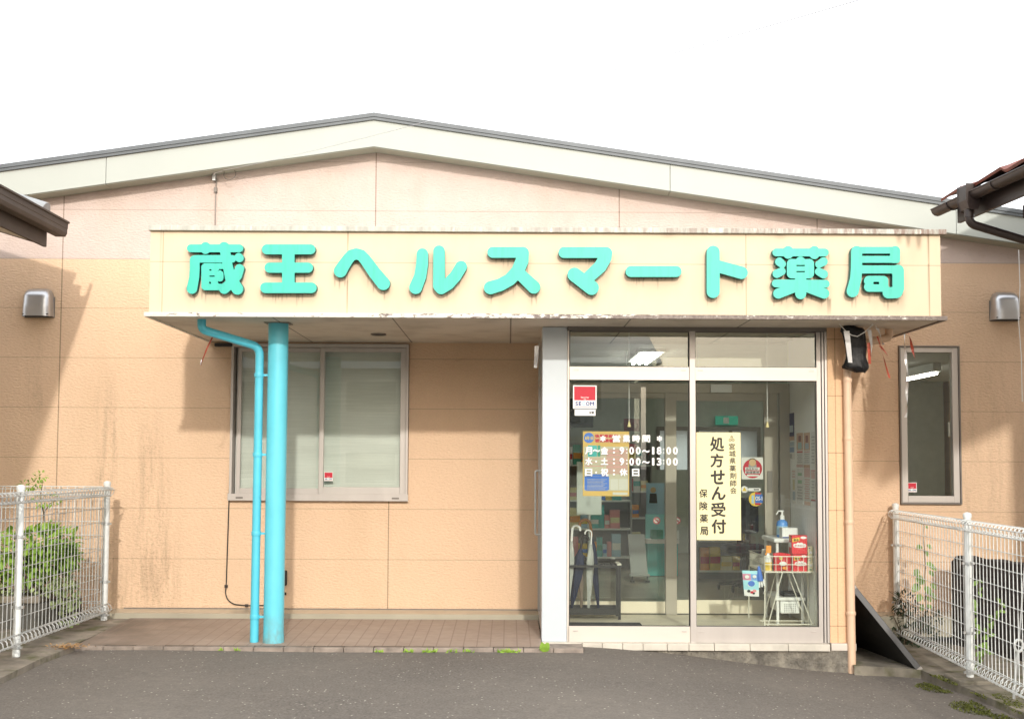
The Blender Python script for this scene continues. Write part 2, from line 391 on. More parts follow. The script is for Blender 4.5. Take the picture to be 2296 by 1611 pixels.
# concrete strips under the two fences, and the slab beside the entrance
c = MB()
lk = [(-3.29, -8), (-3.275, -3.1), (-3.31, -2.35), (-3.275, -1.8), (-3.30, -1.66)]
c.add([(x, y, -.03+.004*y) for x, y in lk] + [(-3.30, 0, -.012), (-5.2, 0, -.012), (-5.2, -8, -.06)], [tuple(range(8))])
c.add([q for x, y in lk for q in ((x, y, -.03+.004*y), (x, y, -.3))], [(2*i, 2*i+1, 2*i+3, 2*i+2) for i in range(4)])
def moss_extra(H, src):
    a = H['ramp'](H['noise'](4.5, 6), .52, .66)
    return H['mixc'](a, src, (.10, .10, .045))
M_conc2 = mat('stained_concrete', (.27, .235, .19), .92, var=.4, vscale=6, bump=.5, bscale=50, extra=moss_extra)
tag(c.build('pavement', M_conc2), 'stained concrete strip under the left fence', 'pavement', kind='structure')
c = MB()
rk = [(2.70, -1.49), (3.0, -1.52), (3.18, -1.6), (3.28, -2.33), (3.34, -3.06), (3.42, -4.4), (3.5, -8)]
zt = lambda x, y: -.205+.012*(y+1.5)-.02*(x-2.7)
c.add([(x, y, zt(x, y)) for x, y in rk] + [(5.5, -8, -.25), (5.5, 0, -.2), (2.70, 0, -.2)], [tuple(range(10))])
c.add([q for x, y in rk for q in ((x, y, zt(x, y)), (x, y, -.45))], [(2*i, 2*i+1, 2*i+3, 2*i+2) for i in range(6)])
M_conc3 = mat('yard_concrete', (.24, .215, .17), .92, var=.4, vscale=6, bump=.5, bscale=50, extra=moss_extra)
tag(c.build('path', M_conc3), 'damp concrete path between the entrance and the right fence', 'path', kind='structure')

# ------------------------------------------------------------------ pharmacy building
bld = thing('pharmacy_building', 'low cream and peach pharmacy building with wide gable and signboard canopy', 'building', (0, 0, 0))
RX, RZ, SL = -1.238, 4.50, .1465
def roofz(x): return RZ - SL*abs(x-RX)
W1 = (-2.535, -.913, 1.013, 2.437); W2 = (3.557, 4.117, 1.0, 2.447)
ENT = (.27, 2.70, -.3, 2.5)
def siding_bottom(x): return .042 if -3.47 < x < 2.7 else (.018 if x <= -3.47 else -.0)
xs = sorted(set([-6.6, 6.6, W1[0], W1[1], W2[0], W2[1], ENT[0], ENT[1], -3.47, RX] + [round(-6.6+.06*i, 3) for i in range(221)]))
zs = sorted(set([W1[2], W1[3], W2[2], W2[3], 2.5] + [round(.06*i+.09, 3) for i in range(76)]))
zs = [z for z in zs]
wl = MB(); idx = {}; stain = []
blobs = [(-3.66, .10, 2.3, .2, 1.0), (-3.3, .13, 2.1, .1, .8), (-3.12, .10, 1.5, .0, .75), (-4.3, .08, 2.6, 1.8, .7), (-3.5, .16, .55, .0, .9), (-3.05, .25, .8, 0, .35),
         (4.45, .12, 2.55, .2, .5), (4.2, .07, 2.3, .6, .55), (4.75, .16, 2.2, .1, .45), (3.2, .05, 2.4, 1.6, .25), (-2.7, .07, 1.0, 0, .25), (5.2, .3, 2.0, 0, .4)]
rnd = random.Random(3)
noise1 = {}
from mathutils import noise as mnoise
def stain_at(x, z):
    s = 0
    for bx, bw, zt_, zb, st in blobs:
        if zb-.1 < z < zt_:
            e = math.exp(-((x-bx-.03*math.sin(z*5))/bw)**2) * min(1, (zt_-z)/.6) * min(1, (z-zb+.1)/.2)
            s += st*e
    return max(0, min(1, s))
def wv(x, z, top=False):
    key = (x, round(z, 4))
    if key not in idx: idx[key] = len(wl.v); wl.v.append((x, 0, z)); stain.append(stain_at(x, z))
    return idx[key]
for i in range(len(xs)-1):
    x0, x1 = xs[i], xs[i+1]; xm = (x0+x1)/2; zb = siding_bottom(xm)
    col = [zb]+[z for z in zs if z > zb+.02]
    for j in range(len(col)-1):
        z0, z1 = col[j], col[j+1]; zm = (z0+z1)/2
        t0, t1 = roofz(x0)-.03, roofz(x1)-.03
        if z0 >= min(t0, t1): break
        if W1[0] < xm < W1[1] and W1[2] < zm < W1[3]: continue
        if W2[0] < xm < W2[1] and W2[2] < zm < W2[3]: continue
        if ENT[0] < xm < ENT[1] and zm < ENT[3]: continue
        if z1 >= min(t0, t1): wl.f.append((wv(x0, z0), wv(x1, z0), wv(x1, t1), wv(x0, t0))); break
        wl.f.append((wv(x0, z0), wv(x1, z0), wv(x1, z1), wv(x0, z1)))
def fillin(mb, quads):
    for q in quads: mb.quad(*q)
ns = len(wl.v)
for (a, b, z0, z1) in (W1, W2):                           # reveals
    fillin(wl, [((a, 0, z0), (a, .12, z0), (a, .12, z1), (a, 0, z1)), ((b, .12, z0), (b, 0, z0), (b, 0, z1), (b, .12, z1)),
                ((a, .12, z1), (b, .12, z1), (b, 0, z1), (a, 0, z1)), ((a, 0, z0), (b, 0, z0), (b, .12, z0), (a, .12, z0))])
for X in (-6.6, 6.6): wl.quad((X, 0, -.3), (X, 8, -.3), (X, 8, roofz(X)), (X, 0, roofz(X)))
BW = (2.2, 3.75, 1.27, 1.87)
for (a, b, z0, z1) in ((-6.6, BW[0], -.3, 3.4), (BW[1], 6.6, -.3, 3.4), (BW[0], BW[1], -.3, BW[2]), (BW[0], BW[1], BW[3], 3.4)):
    wl.quad((b, 8, z0), (a, 8, z0), (a, 8, z1), (b, 8, z1))
wl.m = [0]*len(wl.f); stain += [0]*(len(wl.v)-len(stain))
wo_ = wl.build('wall', M_siding, bld)
at = wo_.data.attributes.new('stain', 'FLOAT', 'POINT'); at.data.foreach_set('value', stain)

f = MB(); f.box(-3.465, .262, -.006, .1, -.2, .030); f.build('foundation', M_found, bld)
f = MB(); f.box(-6.6, -3.467, -.004, .1, -.3, .006); f.build('foundation', M_found, bld)
f = MB(); f.box(2.702, 6.6, -.006, .1, -.45, -.012)
f.build('foundation', M_found, bld)
f = MB(); f.box(-3.465, .262, -.012, .02, .032, .041, 0); f.build('drip_flashing', M_alud, bld)

# roof, barge boards, drip edge
r = MB(); th = .042
for sgn, xe in ((-1, -7.1), (1, 7.1)):
    a = (RX, RZ+.012); b = (xe, roofz(xe)+.012)
    vs = [(a[0], -.2, a[1]-th), (b[0], -.2, b[1]-th), (b[0], 8.3, b[1]-th), (a[0], 8.3, a[1]-th), (a[0], -.2, a[1]), (b[0], -.2, b[1]), (b[0], 8.3, b[1]), (a[0], 8.3, a[1])]
    r.add(vs, [(0, 1, 2, 3), (4, 5, 6, 7), (0, 1, 5, 4), (1, 2, 6, 5), (2, 3, 7, 6)])
ro = r.build('roof', M_roofm, bld)
e = MB()
for sgn, xe in ((-1, -7.1), (1, 7.1)):
    for (y0, y1, dz0, dz1) in ((-.226, -.203, -.014, .022), (-.218, -.203, -.040, -.016)):
        a = RZ; b = roofz(xe)
        e.add([(RX, y0, a+dz0), (xe, y0, b+dz0), (xe, y1, b+dz0), (RX, y1, a+dz0), (RX, y0, a+dz1), (xe, y0, b+dz1), (xe, y1, b+dz1), (RX, y1, a+dz1)],
              [(0, 1, 2, 3), (4, 5, 6, 7), (0, 1, 5, 4), (3, 2, 6, 7), (1, 2, 6, 5), (0, 3, 7, 4)])
e.build('roof_edge', M_roofm, ro)
for sgn, segs in ((-1, [RX, -3.66, -7.1]), (1, [RX, 1.45, 4.04, 7.1])):
    e = MB()
    for i in range(len(segs)-1):
        xa_, xb_ = segs[i], segs[i+1]; gap = .0025*sgn
        a0, b0 = xa_+gap*(i > 0), xb_-gap
        a, b = roofz(a0), roofz(b0)
        for y0, y1, d0, d1, mi in ((-.198, -.17, -.283, -.034, 0), (-.186, -.001, -.290, -.2845, 1)):
            e.add([(a0, y0, a+d0), (b0, y0, b+d0), (b0, y1, b+d0), (a0, y1, a+d0), (a0, y0, a+d1), (b0, y0, b+d1), (b0, y1, b+d1), (a0, y1, a+d1)],
                  [(0, 1, 2, 3), (4, 5, 6, 7), (0, 1, 5, 4), (3, 2, 6, 7), (1, 2, 6, 5), (0, 3, 7, 4)], mi)
    e.build('barge_board', [M_board, M_under], bld)

# ---- sliding window with blind, and narrow right window
def P2(fn, x, y, Y=0): return P(*fn(x, y), Y)
wz = V(700, 1000, .43456)
def frame_rect(mb, x0, x1, z0, z1, wl_, wr, wb, wt, y0, y1, mi=0):
    mb.box(x0, x0+wl_, y0, y1, z0, z1, mi); mb.box(x1-wr, x1, y0, y1, z0, z1, mi)
    mb.box(x0+wl_, x1-wr, y0, y1, z0, z0+wb, mi); mb.box(x0+wl_, x1-wr, y0, y1, z1-wt, z1, mi)
x0, x1, z0, z1 = W1
m = MB(); frame_rect(m, x0+.003, x1-.003, z0+.003, z1-.003, .022, .022, .05, .03, -.035, .10)
m.box(x0-.004, x1+.004, -.055, -.036, z0-.004, z0+.058)
for q in (.07, 1.48): m.box(x0+q, x0+q+.065, -.058, -.0555, z0+.014, z0+.03, 1)
win = m.build('window', [M_alu, M_alud], bld, bevel=.003); win['label'] = 'wide sliding window with grey blind behind the blue column'
xm = P2(wz, 849, 1000).x
m = MB(); frame_rect(m, x0+.05, xm+.012, z0+.056, z1-.035, .035, .04, .05, .04, .03, .06); m.build('sash', M_alu, win, bevel=.002)
m = MB(); frame_rect(m, xm-.017, x1-.027, z0+.056, z1-.035, .038, .05, .065, .04, -.012, .024); m.build('sash', M_alu, win, bevel=.002)
m = MB(); m.box(x0+.086, xm-.03, .043, .048, z0+.107, z1-.076); m.build('pane', M_glass, win)
m = MB(); m.box(xm+.022, x1-.078, .003, .008, z0+.122, z1-.076); m.build('pane', M_glass, win)
def blind_extra(H, src):
    M = H['math']
    n_ = H['ramp'](H['noise'](1., 5, (2.2, 1, 140)), .40, .66)
    src = H['mixc'](n_, src, (.74, .73, .69))
    n2 = H['ramp'](H['noise'](2.0, 4, (.8, 1, .9)), .35, .75)
    return H['mixc'](M('MULTIPLY', n2, .35), src, (.50, .50, .47))
M_blind = mat('blind_cloth', (.64, .64, .60), .4, .1, extra=blind_extra, bump=.06, bscale=8, stretch=(.4, 1, 6), bdist=.01)
m = MB(); nb = 60; nw = 24; vs = []
for i in range(nb+1):
    for j in range(nw+1):
        u, v = j/nw, i/nb; vs.append((x0+.03+(x1-x0-.06)*u, .084+.004*mnoise.noise(Vector((u*3, v*9, 0))), z0+.03+(z1-z0-.05)*v))
m.add(vs, [(i*(nw+1)+j, i*(nw+1)+j+1, (i+1)*(nw+1)+j+1, (i+1)*(nw+1)+j) for i in range(nb) for j in range(nw)])
m.box(x0+.03, x1-.03, .094, .098, z0+.02, z1-.02)
m.build('blind', M_blind, win)
x0, x1, z0, z1 = W2
m = MB(); frame_rect(m, x0+.002, x1-.002, z0+.002, z1-.002, .014, .014, .014, .014, -.03, .1, 0)
frame_rect(m, x0+.018, x1-.018, z0+.018, z1-.018, .055, .055, .06, .045, -.018, .05, 1)
win2 = m.build('window', [M_alud, M_alu], bld, bevel=.003); win2['label'] = 'tall narrow window with a dark room behind, right of the entrance'
m = MB(); m.box(x0+.074, x1-.074, .012, .018, z0+.079, z1-.064); m.build('pane', M_glass, win2)
m = MB(); m.box(x1-.098, x1-.084, .025, .045, 1.62, 1.75); m.build('latch', M_alu, win2)

# ---- canopy
CX0, CX1, YC, CZ0, CZ1 = -2.718, 3.262, -1.94, 2.478, 3.10
# sign letters: strokes in crop pixels; each letter is the outline of the union of its strokes
ZA, ZB, ZC, ZD = (480, 720, .31359), (1050, 720, .34843), (1800, 720, .30488), (2450, 720, .30488)
LET = [
 (ZA, [([(492,336),(1006,336)],42), ([(647,322),(647,345)],52), ([(845,324),(866,430),(882,520),(912,650),(985,765)],[56,52,52,58,62]),
       ([(545,448),(930,448)],40), ([(532,462),(532,560),(526,650),(503,762)],[52,53,53,56]), ([(1000,430),(1008,440)],44),
       ([(1008,552),(985,620),(925,700),(845,765)],[48,52,54,54]),
       ([(645,538),(645,738)],42), ([(645,533),(803,533)],38), ([(645,600),(800,612)],30), ([(660,660),(796,640)],34), ([(645,742),(820,742)],38), ([(735,560),(735,700)],44), ([(800,610),(800,650)],38)],
      [(688,558,710,573), (690,625,744,638), (686,692,706,712), (786,556,838,568), (786,690,830,712)]),
 (ZA, [([(1297,347),(1760,347)],53), ([(1327,541),(1733,541)],54), ([(1283,754),(1770,754)],56), ([(1525,362),(1525,735)],66)], []),
 (ZB, [([(233,518),(262,470),(310,400),(340,368),(385,356),(432,368),(475,415),(560,535),(643,636)],[62,58,54,53,53,53,55,60,64])], []),
 (ZB, [([(1016,358),(1014,450),(995,570),(952,676)],[55,57,58,62]), ([(1175,330),(1175,660),(1195,682),(1265,640),(1330,570),(1386,478)],[55,57,58,58,56,56])], []),
 (ZB, [([(1688,341),(1970,341)],52), ([(1975,346),(1968,420),(1925,520),(1850,600),(1760,650),(1665,678)],[58,62,62,60,60,62]), ([(1945,545),(2080,672)],[56,62])], []),
 (ZC, [([(246,391),(705,391)],60), ([(706,398),(695,450),(640,545),(520,655)],[66,70,70,66]), ([(360,632),(548,775)],[76,78])], []),
 (ZC, [([(978,598),(1468,598)],60), ([(960,580),(960,616)],30), ([(1487,580),(1487,616)],30)], []),
 (ZC, [([(1873,388),(1873,816)],71), ([(1940,545),(2182,612)],[66,68])], []),
 (ZD, [([(430,390),(958,391)],43), ([(558,374),(558,406)],54), ([(845,374),(845,410)],54), ([(692,486),(692,500)],50), ([(600,515),(785,515)],52), ([(600,620),(785,620)],54), ([(598,515),(598,620)],54), ([(787,515),(787,620)],54), ([(692,500),(692,640)],60),
       ([(462,492),(492,518)],[46,42]), ([(490,597),(436,622)],[42,47]), ([(944,490),(893,520)],[46,40]), ([(892,600),(945,628)],[42,47]),
       ([(425,728),(968,733)],43), ([(695,660),(695,840)],60), ([(655,765),(452,838)],[48,56]), ([(735,765),(952,838)],[48,56])],
      [(648,527,740,541), (648,594,740,607)]),
 (ZD, [([(1310,372),(1725,372)],43), ([(1725,375),(1725,462)],55), ([(1310,466),(1725,466)],38), ([(1305,380),(1305,560),(1295,680),(1262,812)],[60,62,62,66]),
       ([(1310,576),(1755,576)],44), ([(1755,590),(1757,780),(1740,815)],[66,66,70]), ([(1740,825),(1652,828)],[64,64]),
       ([(1440,700),(1595,700)],55), ([(1440,765),(1600,765)],54), ([(1600,700),(1600,765)],50)],
      [(1488,711,1550,738), (1365,403,1668,425), (1365,507,1790,526), (1655,628,1695,768)]),
]
YS = YC-.062
def letter_field(o, strokes, holes, step=1.2):
    ox, oy, k = o
    pts = [(ox+k*x, oy+k*y) for st, r in strokes for x, y in st]
    mr = max(max(r) if isinstance(r, list) else r for st, r in strokes)*k+4
    ax, bx = min(q[0] for q in pts)-mr, max(q[0] for q in pts)+mr; ay, by = min(q[1] for q in pts)-mr, max(q[1] for q in pts)+mr
    gx = np.arange(ax, bx, step); gy = np.arange(ay, by, step); XX, YY = np.meshgrid(gx, gy); D = np.full(XX.shape, 1e9)
    for st, r in strokes:
        rs = r if isinstance(r, list) else [r]*len(st)
        for i in range(len(st)-1):
            x0, y0 = ox+k*st[i][0], oy+k*st[i][1]; x1, y1 = ox+k*st[i+1][0], oy+k*st[i+1][1]
            dx, dy = x1-x0, y1-y0; L2 = dx*dx+dy*dy+1e-9
            t = np.clip(((XX-x0)*dx+(YY-y0)*dy)/L2, 0, 1)
            D = np.minimum(D, np.hypot(XX-x0-t*dx, YY-y0-t*dy) - k*(rs[i]+(rs[i+1]-rs[i])*t))
    for (hx0, hy0, hx1, hy1) in holes:
        cx_, cy_ = ox+k*(hx0+hx1)/2, oy+k*(hy0+hy1)/2; hw, hh = k*(hx1-hx0)/2, k*(hy1-hy0)/2
        q = np.maximum(np.abs(XX-cx_)-hw, np.abs(YY-cy_)-hh); D = np.maximum(D, -q)
    return gx, gy, D
def contours(gx, gy, D):
    ny_, nx_ = D.shape; segs = {}
    def pt(e):
        j, i, d = e
        if d == 0: a, b = D[j, i], D[j, i+1]; t = a/(a-b); return (gx[i]+t*(gx[i+1]-gx[i]), gy[j])
        a, b = D[j, i], D[j+1, i]; t = a/(a-b); return (gx[i], gy[j]+t*(gy[j+1]-gy[j]))
    ins = D < 0; link = {}
    jj, ii = np.nonzero((ins[:-1, :-1] ^ ins[1:, 1:]) | (ins[:-1, 1:] ^ ins[1:, :-1]) | (ins[:-1, :-1] ^ ins[:-1, 1:]))
    for j, i in zip(jj, ii):
        a, b, c_, d = ins[j, i], ins[j, i+1], ins[j+1, i+1], ins[j+1, i]
        T, Rr, B, L = (j, i, 0), (j, i+1, 1), (j+1, i, 0), (j, i, 1)
        code = a*8+b*4+c_*2+d
        tb = {8: [(T, L)], 4: [(Rr, T)], 2: [(B, Rr)], 1: [(L, B)], 12: [(Rr, L)], 6: [(B, T)], 3: [(L, Rr)], 9: [(T, B)], 14: [(B, L)], 7: [(L, T)], 11: [(T, Rr)], 13: [(Rr, B)], 10: [(T, L), (B, Rr)], 5: [(Rr, T), (L, B)]}
        for s_, e_ in tb.get(int(code), []): link[s_] = e_
    loops = []
    while link:
        s0 = next(iter(link)); cur = s0; lp = []
        while cur in link: lp.append(pt(cur)); cur = link.pop(cur)
        if len(lp) > 8: loops.append(lp)
    return loops
sign = thing('shop_sign', 'large turquoise raised letters of the pharmacy name on the cream canopy fascia', 'sign', (.27, YC, 2.8))
drips = []; rnd = random.Random(11)
for o, strokes, holes in LET:
    gx, gy, D = letter_field(o, strokes, holes)
    cu = bpy.data.curves.new('t', 'CURVE'); cu.dimensions = '2D'; cu.fill_mode = 'BOTH'; cu.extrude = .027
    for lp in contours(gx, gy, D):
        lp2 = lp[::2] if len(lp) > 60 else lp
        s_ = cu.splines.new('POLY'); s_.points.add(len(lp2)-1); s_.use_cyclic_u = True
        for q, (x, y) in zip(s_.points, lp2):
            w_ = P(x/1.48322, y/1.48322, YS); q.co = (w_.x-ROOT[sign.name].x, w_.z-ROOT[sign.name].z, 0, 1)
    oo = bpy.data.objects.new('t', cu); COL.objects.link(oo)
    me = bpy.data.meshes.new_from_object(oo.evaluated_get(bpy.context.evaluated_depsgraph_get())); bpy.data.objects.remove(oo); bpy.data.curves.remove(cu)
    for v in me.vertices: v.co = (v.co.x, (YS+.028-YC)-v.co.z, v.co.y)
    me.flip_normals() if False else None
    me.materials.clear(); me.materials.append(M_sign); me.materials.append(M_signside)
    me.update()
    for pl in me.polygons: pl.material_index = 0 if abs(pl.normal.y) > .35 else 1
    me.name = 'letter'; ob = bpy.data.objects.new('letter', me); COL.objects.link(ob); ob.parent = sign
    # lower edges of the strokes, where dirty water drips on to the panel
    ins = D < 0; low = ins[:-1] & ~ins[1:]
    js, is_ = np.nonzero(low)
    for j, i in zip(js, is_):
        if rnd.random() < .17:
            w_ = P(gx[i]/1.48322, gy[j]/1.48322, YC); drips.append((w_.x, w_.z+.004, rnd.choice([.02, .03, .035, .05, .09])*rnd.uniform(.6, 1.3), rnd.uniform(.5, 1)))
    mids = [(P(gx[i]/1.48322, gy[j]/1.48322, YC), ) for j, i in zip(js[::9], is_[::9])]
    for (q,) in mids: drips.append((q.x, q.z, rnd.uniform(.10, .22), .10, .025))
# extra long runs at the right-hand end and under the top flashing
for x, z, l, st, wd in ((2.405, 2.63, .17, .9, .006), (2.42, 2.60, .13, .8, .008), (3.17, 2.86, .4, .5, .006), (2.95, 3.09, .08, .8, .02), (3.02, 3.09, .10, .7, .015), (3.1, 3.09, .12, .8, .018),
                        (3.05, 3.09, .3, .25, .06), (2.72, 2.66, .1, .5, .01), (3.17, 3.09, .24, .5, .008), (-1.226, 2.72, .22, .7, .004), (-1.226, 3.08, .1, .5, .004), (2.05, 3.09, .05, .4, .04), (1.2, 3.09, .04, .35, .05), (1.788, 2.86, .2, .4, .005), (-2.64, 3.08, .6, .25, .006)):
    drips.append((x, z, l, st, wd))
cano = MB(); nx_, nz_ = 860, 46
st_ = np.zeros((nz_+1, nx_+1)); xs_ = np.linspace(CX0, CX1, nx_+1); zs_ = np.linspace(CZ0, CZ1, nz_+1)
for d in drips:
    x, z, l, s_ = d[:4]; wd = d[4] if len(d) > 4 else .0048
    if len(d) == 4: x = CX0+round((x-CX0)/(CX1-CX0)*nx_)*(CX1-CX0)/nx_
    i0, i1 = np.searchsorted(xs_, (x-2.5*wd-.004, x+2.5*wd+.004)); seg = xs_[i0:i1]
    fx = np.exp(-((seg-x)/wd)**2); dz = z-zs_; fz = np.where((dz > -.012) & (dz < l), 1-np.clip(dz/l, 0, 1)**1.5, 0)
    st_[:, i0:i1] = np.maximum(st_[:, i0:i1], s_*fz[:, None]*fx[None, :]) if wd < .02 else np.clip(st_[:, i0:i1] + s_*fz[:, None]*fx[None, :]*.6, 0, .55)
cano.v = [(x, YC, z) for z in zs_ for x in xs_]
cano.f = [(j*(nx_+1)+i, j*(nx_+1)+i+1, (j+1)*(nx_+1)+i+1, (j+1)*(nx_+1)+i) for j in range(nz_) for i in range(nx_)]; cano.m = [0]*len(cano.f); nfr = len(cano.v)
cano.quad((CX0, -.001, CZ0), (CX0, YC, CZ0), (CX0, YC, CZ1), (CX0, -.001, CZ1)); cano.quad((CX1, YC, CZ0), (CX1, -.001, CZ0), (CX1, -.001, CZ1), (CX1, YC, CZ1))
canopy = cano.build('canopy', M_fascia, bld)
at = canopy.data.attributes.new('stain', 'FLOAT', 'POINT'); at.data.foreach_set('value', np.concatenate([np.clip(st_, 0, .85).ravel(), np.zeros(len(cano.v)-nfr)]))
m = MB()
m.box(CX0-.012, CX1+.04, YC-.03, YC-.002, 3.098, 3.136); m.box(CX0-.012, CX0+.02, YC-.002, -.002, 3.098, 3.136); m.box(CX1+.012, CX1+.04, YC-.002, -.002, 3.098, 3.136)
m.box(CX0+.02, CX1+.012, YC-.002, -.002, 3.10, 3.128)
m.build('top_flashing', M_flash, canopy, bevel=.003)
m = MB()
m.box(CX0-.03, CX1+.035, YC-.034, YC-.006, 2.444, 2.477); m.box(CX0-.03, CX0-.003, YC-.006, -.002, 2.444, 2.477); m.box(CX1+.003, CX1+.035, YC-.006, -.002, 2.444, 2.477)
m.build('bottom_trim', M_trim, canopy, bevel=.003)
m = MB(); m.box(CX0-.003, CX1+.003, YC-.006, -.002, 2.452, 2.476); sf = m.build('soffit', M_soffit, canopy)
m = MB(); m.lathe([(.066, -.012), (.066, .0), (.058, .002)], (-1.117, -.75, 2.452), 28); m.build('downlight', M_alud, canopy, smooth=True)
m = MB(); m.lathe([(.054, -.0005), (.054, .001)], (-1.117, -.75, 2.4392), 28); m.build('downlight_lens', M_dark, canopy)

# ---- column and cyan downpipe
m = MB(); cxp, cyp_, cr = -1.825, -1.50, .079
m.lathe([(cr+.003, porch_z(cyp_)-.01), (cr+.002, .02), (cr, .05), (cr, 1.2), (cr, 2.4515)], (cxp, cyp_, 0), 40)
cl = m.build('column', M_blue, bld, smooth=True)
m = MB(); m.obox((cxp-.10, cyp_-.085, 2.446), (.2, 0, 0), (0, .17, 0), (0, 0, .005)); m.build('cap_plate', M_alud, cl)
vp = lambda x, y, Y: P(x, y, Y)
a = vp(452, 718, -1.72); b = vp(452, 736, -1.72); c_ = vp(578, 766, -1.5); d = vp(571, 1432, -1.5)
pth = smooth_path([(a.x, -1.72, 2.46), (b.x, -1.72, 2.375), (d.x, -1.5, 2.262), (d.x-.004, -1.5, porch_z(-1.5)-.01)], .07)
m = MB(); m.tube(pth, .0335, 16)
pp = m.build('downpipe', M_bluepipe, bld, smooth=True); pp['label'] = 'cyan rain pipe bent from the soffit down beside the column'
for z in (2.04, 1.415, .8, .155):
    m = MB(); m.lathe([(.0375, -.016), (.0385, -.01), (.0385, .01), (.0375, .016)], (d.x-.002, -1.5, z), 18)
    m.obox((d.x+.02, -1.508, z-.008), (cxp-cr-d.x-.015, 0, 0), (0, .014, 0), (0, 0, .016)); m.build('pipe_clip', M_bluepipe, pp, smooth=True)
# cream downpipe at the right-hand pillar
m = MB(); q0 = vp(2010, 727, -1.5); xp = vp(1901, 1100, -1.40).x
m.tube(smooth_path([(q0.x, -1.3, 2.46), (q0.x, -1.3, 2.385), (xp+.05, -1.405, 2.30), (xp, -1.405, 2.2), (xp+.012, -1.405, -.28)], .06), .032, 16)
pc = m.build('downpipe', M_cream, bld, smooth=True); pc['label'] = 'cream rain pipe on the right pillar of the entrance'
for z in (2.03, 1.565, .905, .19):
    m = MB(); m.lathe([(.0355, -.014), (.037, -.008), (.037, .008), (.0355, .014)], (xp+.002+.010*(2.2-z)/2.5, -1.405, z), 18); m.build('pipe_clip', M_cream, pc, smooth=True)

# ---- entrance box
YG, YI = -1.34, -.3
E0, E1 = .266, 2.70
m = MB(); m.box(.266, .466, YG-.002, YG+.20, -.052, 2.45); wp = m.build('corner_panel', M_white, bld, bevel=.006)
m = MB()
m.box(.468, .482, YG+.004, YG+.07, -.05, 2.42)                                   # left jamb
m.box(1.444, 1.490, YG-.03, YG+.07, -.05, 2.42, 2)                                  # mullion
m.box(2.466, 2.50, YG-.004, YG+.07, -.05, 2.42, 2); m.box(2.506, 2.522, YG-.014, YG+.07, -.05, 2.42, 2); m.box(2.527, 2.545, YG-.024, YG+.07, -.05, 2.42, 2)
m.box(.483, 1.443, YG-.018, YG+.05, 2.026, 2.132); m.box(1.491, 2.465, YG-.018, YG+.05, 2.026, 2.132)    # transom bars
m.box(.483, 1.443, YG-.018, YG+.05, -.05, .074); m.box(1.491, 2.465, YG-.018, YG+.05, -.05, .074, 2)         # bottom rails
for xx in (.515, 1.375): m.box(xx, xx+.042, YG-.0205, YG-.0185, 2.098, 2.112, 2); m.box(xx, xx+.038, YG-.024, YG-.0185, .034, .042, 2)
for xx in (1.51, 2.40): m.box(xx, xx+.042, YG-.0205, YG-.0185, 2.098, 2.112, 2); m.box(xx, xx+.038, YG-.024, YG-.0185, .034, .042, 2)
m.box(.50, 2.46, YG-.012, YG+.0, 2.41, 2.4195, 1)
m.box(.467, 2.545, YG-.028, YG+.07, 2.421, 2.451, 1)
sfr = m.build('shopfront', [M_aluw, M_alud, M_alu], bld, bevel=.002)
sfr.data.polygons.foreach_set('material_index', [(0 if q.material_index == 0 else q.material_index) for q in sfr.data.polygons])
for (xa_, xb_, za_, zb_) in ((.482, 1.444, 2.13, 2.422), (1.49, 2.466, 2.13, 2.422), (.482, 1.444, .072, 2.028), (1.49, 2.466, .072, 2.028)):
    m = MB(); m.box(xa_, xb_, YG+.012, YG+.018, za_, zb_); m.build('pane', M_glass, sfr)
    m = MB(); t_ = .007
    m.box(xa_, xa_+t_, YG+.004, YG+.011, za_, zb_); m.box(xb_-t_, xb_, YG+.004, YG+.011, za_, zb_); m.box(xa_+t_, xb_-t_, YG+.004, YG+.011, zb_-t_, zb_); m.box(xa_+t_, xb_-t_, YG+.004, YG+.011, za_, za_+t_)
    m.build('gasket', M_dark, sfr)
# tiled sill and rough base
m = MB(); xt = [.585, .74, .90, 1.06, 1.25, 1.42, 1.62, 1.90, 2.20, 2.53]
for i in range(len(xt)-1): m.box(xt[i]+.0015, xt[i+1]-.0015, -1.435+random.uniform(-.002, .002), YG-.03, -.103, -.049)
m.box(.27, 2.53, YG-.029, YG+.2, -.103, -.051)
m.build('sill', M_whitetile, bld, bevel=.004)
m = MB(); nxx = 60
top = []; 
for i in range(nxx):
    x0_, x1_ = .55+(2.735-.55)*i/nxx, .55+(2.735-.55)*(i+1)/nxx
    f0, f1 = [-1.405-.018*mnoise.noise(Vector((q*9, 0, 0))) for q in (x0_, x1_)]
    m.add([(x0_, f0, -.5), (x1_, f1, -.5), (x1_, f1, -.104), (x0_, f0, -.104), (x0_, -1.2, -.104), (x1_, -1.2, -.104)], [(0, 1, 2, 3), (3, 2, 5, 4)])
m.quad((2.735, -1.405, -.5), (2.735, 0, -.5), (2.735, 0, -.104), (2.735, -1.405, -.104))
m.build('plinth', M_rough, bld)
